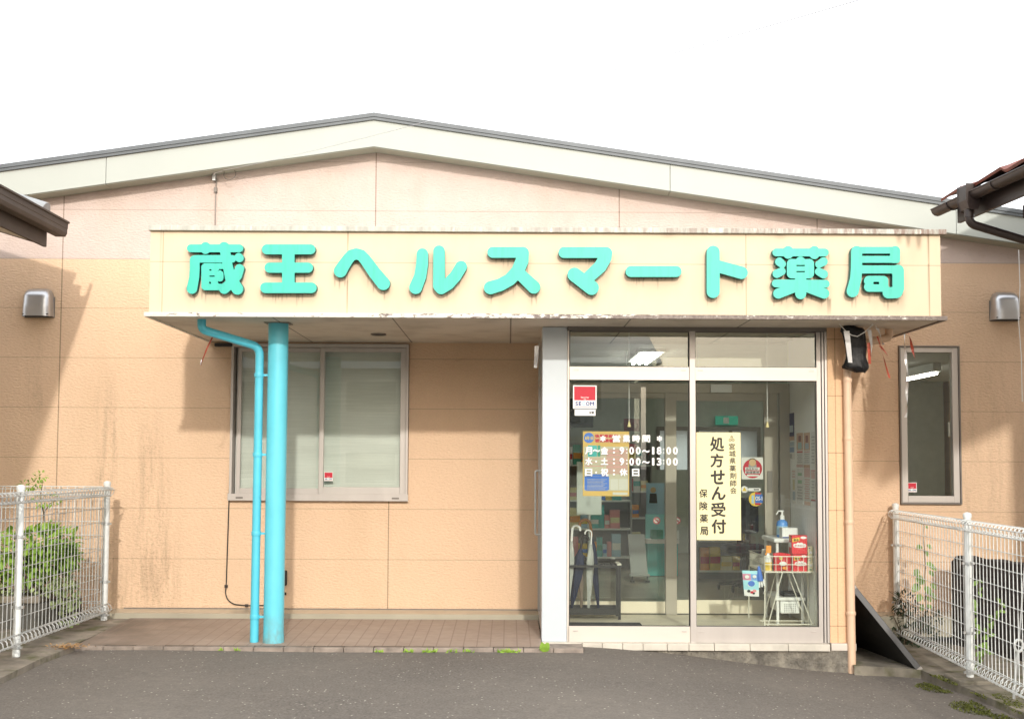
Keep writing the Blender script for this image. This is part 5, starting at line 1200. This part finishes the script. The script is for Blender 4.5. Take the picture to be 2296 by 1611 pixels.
w_ = P(*b3(612, 1142), YID); disc(m, w_.x, w_.z, 40*kk, YID, 24, 0); m.add([(w_.x-27*kk, YID-.0006, w_.z-20*kk), (w_.x+27*kk, YID-.0006, w_.z-20*kk), (w_.x, YID-.0006, w_.z+30*kk)], [(0, 1, 2)], 1); m.build('disc', [C_white, C_yel], t)
t = thing('door_sticker', 'small white rounded label beside the triangle sticker on the inner door', 'sticker', P(*b3(728, 1160), YID)); m = MB(); prect(m, 672, 1125, 785, 1162, YID, 0, b3)
for x_ in (672, 785): w_ = P(*b3(x_, 1143.5), YID); disc(m, w_.x, w_.z, 18.5*kk, YID-.0004, 16, 0)
for i in range(4): prect(m, 722+i*16, 1135, 733+i*16, 1152, YID-.0008, 1, b3)
m.build('label', [C_white, C_dk], t)
t = thing('door_sticker', 'round yellow and blue drink sticker reading OS-1 on the inner door', 'sticker', P(*b3(745, 1335), YID)); m = MB(); w_ = P(*b3(745, 1255), YID)
disc(m, w_.x, w_.z, 83*kk, YID, 32, 0); prect(m, 735, 1200, 826, 1300, YID-.0006, 1, b3); prect(m, 735, 1178, 800, 1199, YID-.0006, 2, b3); prect(m, 735, 1301, 800, 1325, YID-.0006, 2, b3); prect(m, 695, 1212, 722, 1305, YID-.0006, 3, b3)
m.build('disc', [C_yel, C_blue, C_red, C_lblue], t); m = MB(); put_px(m, 'OS-1', b3, 738, 1222, 820, 1272, YID-.0012, 0, .04); m.build('writing', C_white, t)
z7 = V(1750, 1450, .46547)
for x_, lb_ in ((931, 'round no smoking sticker left of the inner door post'), (1076, 'round no smoking sticker right of the inner door post')):
    w_ = P(*z7(x_, 601), YID); t = thing('no_smoking_sticker', lb_, 'sticker', w_, 'no smoking stickers on the inner doors'); k_ = .46547/1.48322/255; m = MB()
    disc(m, w_.x, w_.z, 26*k_, YID, 24, 0); ring(m, w_.x, w_.z, 19*k_, 25*k_, YID-.0006, 28, 1); e_ = 17*k_
    m.quad((w_.x-e_, YID-.0008, w_.z+e_*.75), (w_.x-e_*.75, YID-.0008, w_.z+e_), (w_.x+e_, YID-.0008, w_.z-e_*.75), (w_.x+e_*.75, YID-.0008, w_.z-e_), 1); m.quad((w_.x-13*k_, YID-.0004, w_.z-3*k_), (w_.x+13*k_, YID-.0004, w_.z-3*k_), (w_.x+13*k_, YID-.0004, w_.z+3*k_), (w_.x-13*k_, YID-.0004, w_.z+3*k_), 2)
    m.build('disc', [M_paper, C_red, C_dk], t)
# posters on the lobby's right side wall (plane x = 2.483)
def PX(x, y, X=2.4815):
    d = ray(x, y); return CAM + d*((X-CAM.x)/d.x)
def wall_poster(label, x0, y0, x1, y1, bands):
    """bands: (v0, v1, material, inset) down the sheet"""
    a = PX(*b3(x0, y0)); b = PX(*b3(x1, y1)); ya, yb = a.y, b.y; za, zb = a.z, P(0, 0, 0).z*0+b.z
    t = thing('wall_poster', label, 'poster', (2.48, (ya+yb)/2, zb), 'posters taped to the white lobby wall')
    m = MB(); m.box(2.4805, 2.4825, min(ya, yb), max(ya, yb), zb, za, 0); mats = [M_paper]
    for i, (v0, v1, mt, ins) in enumerate(bands):
        if mt not in mats: mats.append(mt)
        dy = (yb-ya)*ins; X = 2.4802-.0003*(i+1)
        m.quad((X, ya+dy, za+(zb-za)*v1), (X, yb-dy, za+(zb-za)*v1), (X, yb-dy, za+(zb-za)*v0), (X, ya+dy, za+(zb-za)*v0), mats.index(mt))
    m.build('sheet', mats, t)
_pal = [C_navy, C_lblue, C_tan, C_blue, C_grey, C_mar, C_cyan, C_red, C_pink, C_grn, C_yel]
C_navy, C_lblue, C_tan, C_blue, C_grey, C_mar, C_cyan, C_red, C_pink, C_grn, C_yel = [plain('print_'+str(i), c, .7) for i, c in enumerate(((.09, .10, .20), (.48, .56, .62), (.66, .46, .34), (.32, .42, .58), (.52, .52, .50), (.34, .18, .18), (.42, .60, .60), (.60, .22, .22), (.70, .50, .47), (.42, .60, .42), (.68, .62, .42)))]
lines = lambda v0, v1, n_, mt, ins=.1: [(v0+(v1-v0)*i/n_, v0+(v1-v0)*(i+.45)/n_, mt, ins+.1*(i % 2)) for i in range(n_)]
wall_poster('dark navy poster highest on the lobby side wall', 1105, 265, 1195, 570, [(0, 1, C_navy, .0), (.45, .7, C_lblue, .15), (.85, 1, C_tan, 0)])
wall_poster('poster with a blue picture below the navy poster', 1095, 595, 1200, 790, [(.0, .25, C_lblue, .05), (.3, .6, C_blue, .05), (.7, .95, C_grey, .3)])
wall_poster('orange topped poster of a person, left one of the pair', 1220, 490, 1298, 885, [(0, .5, C_tan, 0), (.08, .25, C_mar, .3), (.28, .47, C_cyan, .2), (.53, .58, C_red, .05)]+lines(.62, .9, 5, C_grey)+[(.92, 1, C_pink, 0)])
wall_poster('orange topped poster of a person, right one of the pair', 1303, 486, 1380, 890, [(0, .5, C_tan, 0), (.08, .28, C_mar, .3), (.3, .47, C_lblue, .2), (.53, .57, C_pink, .05)]+lines(.6, .9, 5, C_grey)+[(.92, 1, C_tan, 0)])
wall_poster('plain white notice nearest the door frame on the lobby wall', 1386, 476, 1440, 905, lines(.12, .9, 9, C_grey, .12))
wall_poster('white text notice lower left on the lobby wall', 1080, 918, 1158, 1300, lines(.08, .9, 8, C_grey)+[(.4, .5, C_pink, .1)])
wall_poster('narrow notice with a coloured column on the lobby wall', 1164, 906, 1214, 1310, [(.3, .6, C_yel, .25), (.65, .9, C_lblue, .2)]+lines(.05, .28, 3, C_pink))
wall_poster('pale notice with green marks on the lobby wall', 1220, 900, 1300, 1320, [(.12, .2, C_grn, .2), (.32, .42, C_grn, .2)]+lines(.5, .9, 5, C_grey))
wall_poster('tall pink edged notice on the lobby wall', 1308, 892, 1382, 1330, [(0, .25, C_pink, .0), (.9, 1, C_tan, 0)]+lines(.3, .86, 9, C_pink, .08))
wall_poster('red framed notice nearest the door frame, low on the lobby wall', 1387, 917, 1440, 1338, [(0, .03, C_red, 0), (.05, .24, C_pink, .05), (.82, .86, C_red, 0)]+lines(.3, .8, 6, C_grey))

C_navy, C_lblue, C_tan, C_blue, C_grey, C_mar, C_cyan, C_red, C_pink, C_grn, C_yel = _pal
# white wire display rack with goods, behind the right pane
z4 = V(2420, 1680, .27309)
wr = thing('wire_rack', 'cream wire display rack with a basket top behind the right pane', 'rack', (2.27, -1.1, FZ))
RXA, RXB, RYA, RYB = 2.07, 2.472, -1.20, -.99; RXI, RYL = 2.188, -.56; RZB = P(*z4(600, 815), RYA).z; RZT = P(*z4(600, 618), RYA).z
m = MB(); rw = .0032
for z in (RZT, (RZT+RZB)/2, RZB+.002): m.tube([(RXA, RYA, z), (RXB, RYA, z), (RXB, RYB, z), (RXI, RYB, z), (RXI, RYL, z), (RXA, RYL, z)], rw if z < RZT else .0042, 6, closed=True)
nn_ = 9
for i in range(nn_+1):
    x = RXA+(RXB-RXA)*i/nn_; m.tube([(x, RYA, RZT), (x, RYA, RZB), (x, RYB, RZB), (x, RYB, RZT)], .0025, 5)
for j in range(1, 15): y = RYA+(RYL-RYA)*j/15; xe_ = RXB if y < RYB else RXI; m.tube([(RXA, y, RZT), (RXA, y, RZB), (xe_, y, RZB), (xe_, y, RZT)], .0025, 5)
m.build('basket', M_wire, wr, smooth=True)
m = MB(); m.box(RXA, RXB, RYA+.002, RYB-.002, RZB+.006, RZB+.009); m.box(RXA, RXI, RYB-.0019, RYL, RZB+.006, RZB+.009); m.build('shelf_sheet', M_wire, wr)
for x in (RXA, RXB-.004):
    for y in (RYA, RYB): m = MB(); yy_ = RYL if (y == RYB and x < 2.2) else y; m.tube([(x, yy_, RZB), (x-.006 if x < 2.2 else x, yy_, FZ)], .0055, 7); m.build('leg', M_wire, wr, smooth=True)
for y in (RYA, RYB):
    m = MB(); xm_ = (RXA+RXB)/2-.06; m.tube([(xm_, y, RZB), (RXA+.02, y, FZ+.02)], .004, 6); m.tube([(xm_+.08, y, RZB), (RXB-.02, y, FZ+.02)], .004, 6); m.tube([(RXA, y, FZ+.035), (RXB-.004, y, FZ+.035)], .004, 6); m.build('brace', M_wire, wr, smooth=True)
M_redbox = mat('red_carton', (.68, .02, .03), .4)
def carton(label, px, y0, dep, rot=False, side=False):
    a = P(*z4(px[0], px[1]), y0); b = P(*z4(px[2], px[3]), y0)
    t = thing('heat_pad_box', label, 'box', ((a.x+b.x)/2, y0, b.z), 'red heat pad boxes in the wire rack')
    m = MB(); m.box(a.x, b.x, y0, y0+dep, b.z, a.z); m.build('carton', M_redbox, t, bevel=.002)
    w_, h_ = b.x-a.x, a.z-b.z; fx = lambda u: a.x+u*w_; fz = lambda v: a.z-v*h_
    m = MB(); Y = y0-.0008
    for cxx, czz, rx_, rz_ in ((.2, .54, .1, .1), (.42, .50, .14, .12), (.62, .50, .14, .12), (.82, .55, .11, .1), (.5, .58, .38, .09)): disc(m, fx(cxx), fz(czz), rx_*w_, Y-.0002*cxx, 18, 0, rz_*h_)
    m.quad((fx(.04), Y-.0006, fz(.36)), (fx(.50), Y-.0006, fz(.29)), (fx(.50), Y-.0006, fz(.10)), (fx(.04), Y-.0006, fz(.17)), 1)
    disc(m, fx(.76), fz(.12), .2*w_, Y, 18, 0, .07*h_)
    m.build('printed_front', [C_white, C_yel], t)
    m = MB(); put_text(m, 'ホカロン', fx(.17), fx(.86), fz(.60), fz(.50), Y-.0012, 0, .05); m.build('name_writing', C_red, t)
    m = MB(); put_text(m, '貼る', fx(.12), fx(.44), fz(.31), fz(.18), Y-.0012, 0, .04); m.build('kind_writing', C_blk, t)
    if side:
        m = MB(); X = a.x-.0008; m.quad((X, y0+dep*.9, b.z+h_*.35), (X, y0+dep*.1, b.z+h_*.33), (X, y0+dep*.1, b.z+h_*.62), (X, y0+dep*.9, b.z+h_*.6), 0); m.quad((X, y0+dep*.8, b.z+h_*.72), (X, y0+dep*.35, b.z+h_*.7), (X, y0+dep*.35, b.z+h_*.94), (X, y0+dep*.8, b.z+h_*.95), 1); m.build('printed_side', [C_white, C_yel], t)
ytop = RYA+.045
carton('red heat pad box standing on top of the other red box in the wire rack', (775, 362, 966, 588), ytop, .10, side=True)
carton('lower red heat pad box standing in the wire rack under the other box', (795, 592, 966, 803), ytop, .11)
a = P(*z4(570, 575), ytop); b = P(*z4(775, 803), ytop)
t = thing('heat_pad_bag', 'red plastic bag of heat pads lying between the bottle and the red boxes', 'bag', ((a.x+b.x)/2, ytop, b.z)); m = MB(); n = 10; vs = []
for j in range(n+1):
    for i in range(n+1):
        u, v = i/n, j/n; bul = .035*(math.sin(math.pi*u)*math.sin(math.pi*v))**.6; vs.append((a.x+(b.x-a.x)*u, ytop-bul+.03+.004*mnoise.noise(Vector((u*6, v*6, 0))), b.z+(a.z-b.z)*v*(1-.12*abs(u-.4))))
m.add(vs, [(j*(n+1)+i, j*(n+1)+i+1, (j+1)*(n+1)+i+1, (j+1)*(n+1)+i) for j in range(n) for i in range(n)]); m.add([(x, ytop+.07-(y-ytop)*.2, z) for x, y, z in vs], [(j*(n+1)+i, (j+1)*(n+1)+i, (j+1)*(n+1)+i+1, j*(n+1)+i+1) for j in range(n) for i in range(n)]); m.build('bag_film', mat('red_film', (.62, .03, .04), .2, bump=.4, bscale=40), t, smooth=True)
m = MB(); cx_ = (a.x+b.x)/2; disc(m, cx_-.005, (a.z+b.z)/2-.01, .03, ytop-.012, 18, 0, .018); disc(m, cx_-.02, (a.z+b.z)/2+.035, .015, ytop-.010, 14, 1); disc(m, cx_+.012, (a.z+b.z)/2-.045, .022, ytop-.0105, 14, 2, .012); m.build('printed_front', [C_white, C_yel, C_org], t)
for i, (y0_, y1_) in enumerate(((648, 803), (497, 645))):
    a = P(*z4(972, y0_), ytop); b = P(*z4(1082, y1_), ytop); b.x = min(b.x, 2.468); t = thing('medicine_box', ['pale yellow medicine box on the rack floor right of the red boxes', 'pale yellow medicine box stacked on the other one at the right'][i], 'box', (a.x, ytop, b.z))
    m = MB(); m.box(a.x, b.x, ytop, ytop+.10, b.z, a.z); m.build('carton', mat('pale_carton', (.76, .70, .45), .5), t, bevel=.002)
    m = MB(); Y = ytop-.001; m.quad((a.x+.006, Y, b.z+.012), (b.x-.008, Y, b.z+.012), (b.x-.008, Y, b.z+.020), (a.x+.006, Y, b.z+.020), 0); disc(m, (a.x+b.x)/2+.004, (a.z+b.z)/2, .012, Y, 14, 1); m.quad((a.x+.006, Y, a.z-.016), (a.x+.02, Y, a.z-.016), (a.x+.02, Y, a.z-.010), (a.x+.006, Y, a.z-.010), 2); m.build('printed_front', [C_grn, C_white, C_blue], t)
a = P(*z4(490, 803), ytop+.02); tp = P(*z4(490, 478), ytop+.02); hh = tp.z-a.z
t = thing('spray_bottle', 'white spray bottle with an orange trigger head in the wire rack', 'bottle', (a.x, ytop+.02, a.z))
m = MB(); m.lathe([(.026, 0), (.028, .008), (.028, hh*.42), (.020, hh*.55), (.011, hh*.66), (.011, hh*.70)], (a.x, ytop+.02, a.z), 20, 0, 1, .75); m.build('body', C_white, t, smooth=True)
m = MB(); m.lathe([(.0285, hh*.05), (.0285, hh*.36)], (a.x, ytop+.02, a.z), 20, 0, 1, .75); m.build('label', C_yel, t, smooth=True)
m = MB(); m.box(a.x-.018, a.x+.024, ytop+.008, ytop+.032, a.z+hh*.70, a.z+hh*.98); m.obox((a.x-.026, ytop+.012, a.z+hh*.62), (.012, 0, 0), (0, .016, 0), (.012, 0, hh*.22)); m.build('trigger', C_org, t, bevel=.004)
a = P(*z4(300, 523), -1.02); b = P(*z4(452, 640), -1.02); t = thing('foil_pouch', 'silver foil pouch standing at the left back of the wire rack', 'pouch', (a.x, -1.02, b.z)); m = MB(); m.box(max(a.x, RXA+.006), b.x, -1.06, -1.03, RZB+.01, a.z); m.build('film', mat('pouch_foil', (.55, .55, .50), .3, .7, bump=.5, bscale=60), t, bevel=.008)
def hang(name, label, cat, pts, Y, mats, parts):
    t = thing(name, label, cat, P(*z4(*pts[0]), Y)); return t
ph = thing('wipe_pouch', 'pale blue and pink product pouch hanging from the left of the wire rack', 'pouch', P(*z4(270, 780), -1.215)); m = MB(); Y = -1.232
q = [P(*z4(x, y), Y) for x, y in ((172, 788), (372, 795), (378, 1105), (200, 1095))]
n = 8; vs = []
for j in range(n+1):
    for i in range(n+1):
        u, v = i/n, j/n; p_ = q[0].lerp(q[1], u).lerp(q[3].lerp(q[2], u), v); vs.append((p_.x, Y-.012*math.sin(math.pi*u)*min(1, v*2), p_.z))
fsq = [(j*(n+1)+i, (j+1)*(n+1)+i, (j+1)*(n+1)+i+1, j*(n+1)+i+1) for j in range(n) for i in range(n)]
for k_, f_ in enumerate(fsq): m.add([vs[i] for i in f_], [(0, 1, 2, 3)], (0 if k_//n < 1 else (1 if k_//n < 3 and k_ % n < 4 else (2 if k_//n < 3 else (0 if k_//n < 6 else 3)))))
m.add([(x, Y+.010-(y-Y)*.5, z) for x, y, z in vs], [tuple(reversed(f_)) for f_ in fsq], 0); m.build('film', [plain('film_aqua', (.34, .66, .72)), plain('film_rose', (.60, .22, .32)), plain('film_blue', (.16, .34, .66)), M_paper], ph)
m = MB()
for u_, v_, r_, k_ in ((.25, .24, .018, 0), (.72, .22, .016, 0), (.5, .50, .028, 1), (.42, .54, .02, 0), (.3, .80, .014, 2), (.5, .84, .013, 3), (.68, .78, .015, 4), (.62, .88, .011, 2)):
    p_ = q[0].lerp(q[1], u_).lerp(q[3].lerp(q[2], u_), v_); disc(m, p_.x, p_.z, r_, Y-.0145-.0003*k_, 14, k_, r_*.8)
m.build('printed_front', [M_paper, C_blue, C_dk, C_red, C_pink], ph)
m = MB(); m.tube([(q[0].lerp(q[1], .5).x, Y, q[0].z), (q[0].lerp(q[1], .5).x+.01, -1.205, RZB+.01)], .003, 5); m.build('hook', C_dk, ph)
gl = thing('rubber_glove', 'blue and white glove hanging at the left front corner of the rack', 'glove', P(*z4(390, 740), -1.225)); m = MB(); m2 = MB()
c0 = P(*z4(375, 735), -1.225); c1 = P(*z4(390, 915), -1.225); m.tube([c0, c0.lerp(c1, .25), c0.lerp(c1, .7), c1], [.008, .016, .024, .026], 12); m.build('cuff', C_blue, gl, smooth=True)
for i in range(4): x_ = c1.x-.024+i*.016; m2.tube([(x_, -1.225, c1.z+.012), (x_-.002+i*.004, -1.225, c1.z-.03), (x_-.002+i*.005, -1.225, c1.z-.055+abs(i-1.2)*.008)], [.0085, .0085, .006], 8)
m2.build('fingers', C_white, gl, smooth=True)
# sanitiser table
tb = thing('side_table', 'white plastic side table with a lower shelf behind the wire rack', 'table', (2.35, -.7, FZ)); TX0, TX1, TY0, TY1 = 2.20, 2.47, -.955, -.45; TZ = P(*z4(640, 402), TY0).z
m = MB(); m.box(TX0, TX1, TY0, TY1, TZ-.035, TZ); m.build('tabletop', C_white, tb, bevel=.012)
for x in (TX0+.02, TX1-.045):
    for y in (TY0+.02, TY1-.045): m = MB(); m.tube([(x+.012, y+.012, FZ), (x+.012, y+.012, TZ-.035)], .013, 12); m.build('leg', C_white, tb, smooth=True)
m = MB(); m.box(TX0+.01, TX1-.01, TY0+.005, TY1-.01, .235, .262); m.build('lower_shelf', C_white, tb, bevel=.006)
hb = thing('plastic_basket', 'white perforated plastic basket under the side table shelf', 'basket', (2.34, -.9, .1)); m = MB()
a = P(*z4(640, 1185), TY0+.004); b = P(*z4(872, 1312), TY0+.004); m.box(a.x, b.x, TY0+.006, TY1-.1, b.z, .230); m.build('basket_body', C_white, hb, bevel=.006); m = MB()
for i in range(6):
    for j in range(5): p_ = P(*z4(692+i*26, 1203+j*22), TY0); card(m, p_.x-.0045, p_.x+.0045, p_.z-.004, p_.z+.004, TY0+.004, 0, .001)
m.build('hole_pattern', C_grey, hb)
m = MB(); m.box(TX0+.08, TX1-.04, TY0+.05, TY0+.3, .263, .29); tag(m.build('folded_cloth', C_dk, bevel=.01), 'folded black cloth on the lower shelf of the side table', 'cloth')
sb = thing('sanitizer_bottle', 'blue hand sanitizer pump bottle with a white nozzle on the side table', 'bottle', (2.30, -.72, TZ)); bp = P(*z4(660, 335), -.74); bx = bp.x; bt = P(*z4(660, 60), -.74).z; H_ = bt-TZ
m = MB(); m.lathe([(.044, 0), (.047, .008), (.047, H_*.52), (.040, H_*.60), (.018, H_*.655), (.016, H_*.68)], (bx, -.74, TZ), 24); m.build('body', mat('blue_gel', (.10, .30, .72), .2), sb, smooth=True)
m = MB(); m.lathe([(.0475, H_*.10), (.0475, H_*.42)], (bx, -.74, TZ), 24); m.build('label', C_lblue, sb, smooth=True)
m = MB(); m.lathe([(.020, H_*.665), (.020, H_*.80), (.010, H_*.84), (.008, H_*.97)], (bx, -.74, TZ), 16); m.tube([(bx+.012, -.74, bt-.004), (bx-.035, -.75, bt-.004), (bx-.052, -.755, bt-.035)], [.008, .007, .005], 8); m.build('pump', C_white, sb, smooth=True)
a = P(*z4(660, 270), -.90); b = P(*z4(852, 348), -.90); t = thing('tissue_box', 'flat white box with a blue base line on the side table', 'box', (a.x, -.9, TZ)); m = MB(); m.box(a.x, min(b.x, 2.468), -.90, -.79, TZ+.001, a.z); m.build('carton', C_white, t, bevel=.003); m = MB(); m.box(a.x+.002, min(b.x, 2.468)-.002, -.9012, -.9005, TZ+.002, TZ+.012); m.build('base_stripe', C_navy, t)

# store furniture seen dimly through the inner doors
ts = thing('teal_display_stand', 'teal floor display stand with a leaflet header deep in the store', 'display stand', (1.87, 3.5, FZ))
sx0, sx1, Y0 = G(1457, 1295, FZ).x, G(1527, 1295, FZ).x, 3.3
zz7 = lambda y: P(*z7(990, y), Y0).z
m = MB(); m.box(sx0, sx1, Y0, Y0+.34, FZ, zz7(765)); m.build('base', C_teal, ts, bevel=.006)
m = MB(); m.box(sx0-.01, sx1+.01, Y0-.02, Y0+.36, zz7(764), zz7(735)); m.build('ledge', C_white, ts)
m = MB(); m.box(sx0, sx1, Y0+.16, Y0+.20, zz7(734), zz7(560)); m.build('leaflet_panel', C_cyan, ts)
m = MB(); m.box(sx0+.01, sx1-.01, Y0+.165, Y0+.195, zz7(559), zz7(335)); m.build('header', C_lblue, ts)
m = MB()
for u in (.25, .75):
    xx = sx0+(sx1-sx0)*u; disc(m, xx, zz7(385), .035, Y0+.163, 14, 0); m.quad((xx-.05, Y0+.162, zz7(480)), (xx+.05, Y0+.162, zz7(480)), (xx+.04, Y0+.162, zz7(410)), (xx-.04, Y0+.162, zz7(410)), 1)
m.build('printed_figures', [C_tan, C_dk], ts)
for xx, mm_ in ((.08, C_grn), (.55, C_white)): m = MB(); m.box(sx0+xx*.4+.02, sx0+xx*.4+.16, Y0+.02, Y0+.13, zz7(734)+.001, zz7(670)); m.build('leaflet_box', mm_, ts)
pal = [C_red, C_white, C_grn, C_yel, C_teal, C_blue, C_pink, C_cream, C_org, C_lblue]
def store_shelf(label, x0, x1, y, zs_, dep=.35, big=.14, seed=1, body=None):
    t = thing('store_shelf', label, 'shelf', ((x0+x1)/2, y, FZ)); m = MB(); m.box(x0, x1, y+dep, y+dep+.03, FZ, zs_[-1]+.3); m.build('back_panel', body or C_grey, t)
    for xx in (x0-.021, x1+.001): m = MB(); m.box(xx, xx+.02, y, y+dep, FZ, zs_[-1]+.3); m.build('side_panel', body or C_grey, t)
    r_ = random.Random(seed)
    for k_, z in enumerate(zs_):
        m = MB(); m.box(x0, x1, y, y+dep-.001, z-.02, z); m.build('shelf_board', C_white, t)
        x = x0+.02
        while x < x1-.1:
            w_ = r_.uniform(.055, big); h_ = r_.uniform(.14, .29); mt = r_.choice(pal)
            if x+w_ > x1-.02: break
            m = MB(); m.box(x, x+w_-.006, y+.02, y+.16, z+.001, z+h_); mt2 = r_.choice(pal); m.box(x+.004, x+w_-.010, y+.0185, y+.0195, z+h_*.3, z+h_*.6, 1)
            tag(m.build('boxed_goods', [mt, mt2]), 'small boxed goods packed along the dim store shelves', 'box', 'goods packed along the store shelves'); x += w_
store_shelf('long goods shelf at the back left of the store', .45, 1.95, 5.6, [.25, .62, .98, 1.34], seed=2, big=.2)
store_shelf('middle goods shelf between the tall shelf and the teal stand', .62, 1.52, 4.1, [.2, .55, .9], seed=14, big=.16)
store_shelf('low snack shelf behind the right inner door', 2.15, 2.72, 2.7, [.16, .50], dep=.3, seed=5)
store_shelf('tall goods shelf along the left of the store', -.9, .30, 3.2, [.3, .66, 1.02, 1.38], seed=9)
br_ = thing('magazine_rack', 'low wheeled magazine rack left of the teal display stand', 'rack', (1.55, 3.0, FZ)); m = MB(); x0_, x1_ = P(1414, 1250, 2.6).x, P(1452, 1250, 2.6).x
m.add([(x0_, 2.6, .13), (x1_, 2.6, .13), (x1_, 2.95, .55), (x0_, 2.95, .55), (x0_, 2.62, .11), (x1_, 2.62, .11), (x1_, 2.97, .53), (x0_, 2.97, .53)], [(0, 1, 2, 3), (4, 7, 6, 5), (0, 4, 5, 1), (2, 6, 7, 3), (0, 3, 7, 4), (1, 5, 6, 2)]); m.box(x0_-.02, x1_+.01, 2.5, 2.6, .11, .13); m.build('sloped_panel', C_grey, br_)
for xx in (x0_, x1_-.02): m = MB(); m.lathe([(.025, 0), (.025, .02)], (xx+.01, 2.54, FZ), 10); m.box(xx+.004, xx+.016, 2.53, 2.55, FZ+.02, .11); m.build('caster', C_dk, br_)
wb_ = thing('standing_sign', 'white rounded standing sign on a pole just inside the store', 'sign', (.74, .5, FZ)); a = P(*z7(358, 180), .5); b = P(*z7(535, 560), .5); pxx = P(*z7(448, 600), .5).x
m = MB(); m.box(a.x, b.x, .47, .485, b.z, a.z); m.build('panel', C_white, wb_, bevel=.006); m = MB(); m.tube([(pxx, .50, FZ+.02), (pxx, .50, a.z-.1)], .017, 12); m.build('pole', M_galv, wb_, smooth=True); m = MB(); m.lathe([(.17, 0), (.17, .012), (.02, .025)], (pxx, .50, FZ), 24); m.build('foot', C_grey, wb_, smooth=True)
oc = thing('office_chair', 'dark blue wheeled office chair behind the right inner door', 'chair', (2.95, 1.9, FZ)); ox_, oy_ = P(1668, 1230, 1.7).x, 1.7
m = MB(); m.box(ox_-.23, ox_+.23, oy_-.22, oy_+.22, .44, .52); m.build('seat', C_navycl, oc, bevel=.04); m = MB(); m.box(ox_-.2, ox_+.2, oy_+.2, oy_+.26, .62, 1.0); m.build('backrest', C_navycl, oc, bevel=.03)
m = MB(); m.tube([(ox_, oy_, .12), (ox_, oy_, .44)], .025, 10); m.box(ox_-.03, ox_+.03, oy_+.23, oy_+.25, .45, .7); m.build('column', C_dk, oc)
for k_ in range(5):
    an = 2*math.pi*k_/5+.3; m = MB(); m.tube([(ox_, oy_, .13), (ox_+.27*math.cos(an), oy_+.27*math.sin(an), .10)], [.025, .015], 8); m.build('base_arm', C_dk, oc); m = MB(); m.tube([(ox_+.27*math.cos(an)-.012, oy_+.27*math.sin(an), .07), (ox_+.27*math.cos(an)+.012, oy_+.27*math.sin(an), .07)], .028, 10); m.build('caster', C_dk, oc)
ex = thing('exit_sign', 'green emergency exit sign high on the back wall of the store', 'sign', P(1629, 950, 6.9)); a = P(1604, 932, 6.9); b = P(1654, 952, 6.9); m = MB(); m.box(a.x, b.x, 6.9, 6.95, b.z, a.z); m.build('panel', emit('exit_green', (.0, .30, .20), .35), ex)
ex.children[0].data.materials[0].node_tree.nodes['Principled BSDF'].inputs['Base Color'].default_value = (.01, .3, .2, 1)
m = MB(); cx_ = (a.x+b.x)/2; m.quad((cx_-.05, 6.898, b.z+.02), (cx_+.03, 6.898, b.z+.02), (cx_+.03, 6.898, a.z-.02), (cx_-.05, 6.898, a.z-.02)); m.build('pictogram', C_white, ex)
a = P(1398, 938, 2.2); b = P(1433, 966, 2.2); ms = thing('hanging_sign', 'maroon hanging sign panel in the left of the store', 'sign', (a.x, 2.2, b.z)); m = MB(); m.box(a.x, b.x, 2.2, 2.215, b.z, a.z); m.build('panel', C_mar, ms); m = MB(); m.tube([(a.x+.03, 2.207, a.z), (a.x+.03, 2.207, 2.6)], .003, 5); m.tube([(b.x-.03, 2.207, a.z), (b.x-.03, 2.207, 2.6)], .003, 5); m.build('hanger', C_grey, ms)
a = P(1284, 893, 1.2); b = P(1330, 958, 1.2); tv = thing('wall_screen', 'dark flat screen high in the left of the store', 'screen', (a.x, 1.2, b.z)); m = MB(); m.box(a.x-.15, b.x, 1.2, 1.26, b.z, a.z); m.build('casing', C_dk, tv, bevel=.01); m = MB(); m.box(a.x-.2, a.x-.1, 1.262, 1.3, b.z+.1, 2.599); m.build('bracket', C_dk, tv)
a = P(1593, 861, YI-.04); b = P(1640, 872, YI-.04); wpn = thing('header_plate', 'white blank plate on the header above the inner doors', 'plate', (a.x, YI-.04, b.z)); m = MB(); m.box(a.x, b.x, YI-.045, YI-.031, b.z-.03, a.z); m.build('plate', C_white, wpn, bevel=.002)
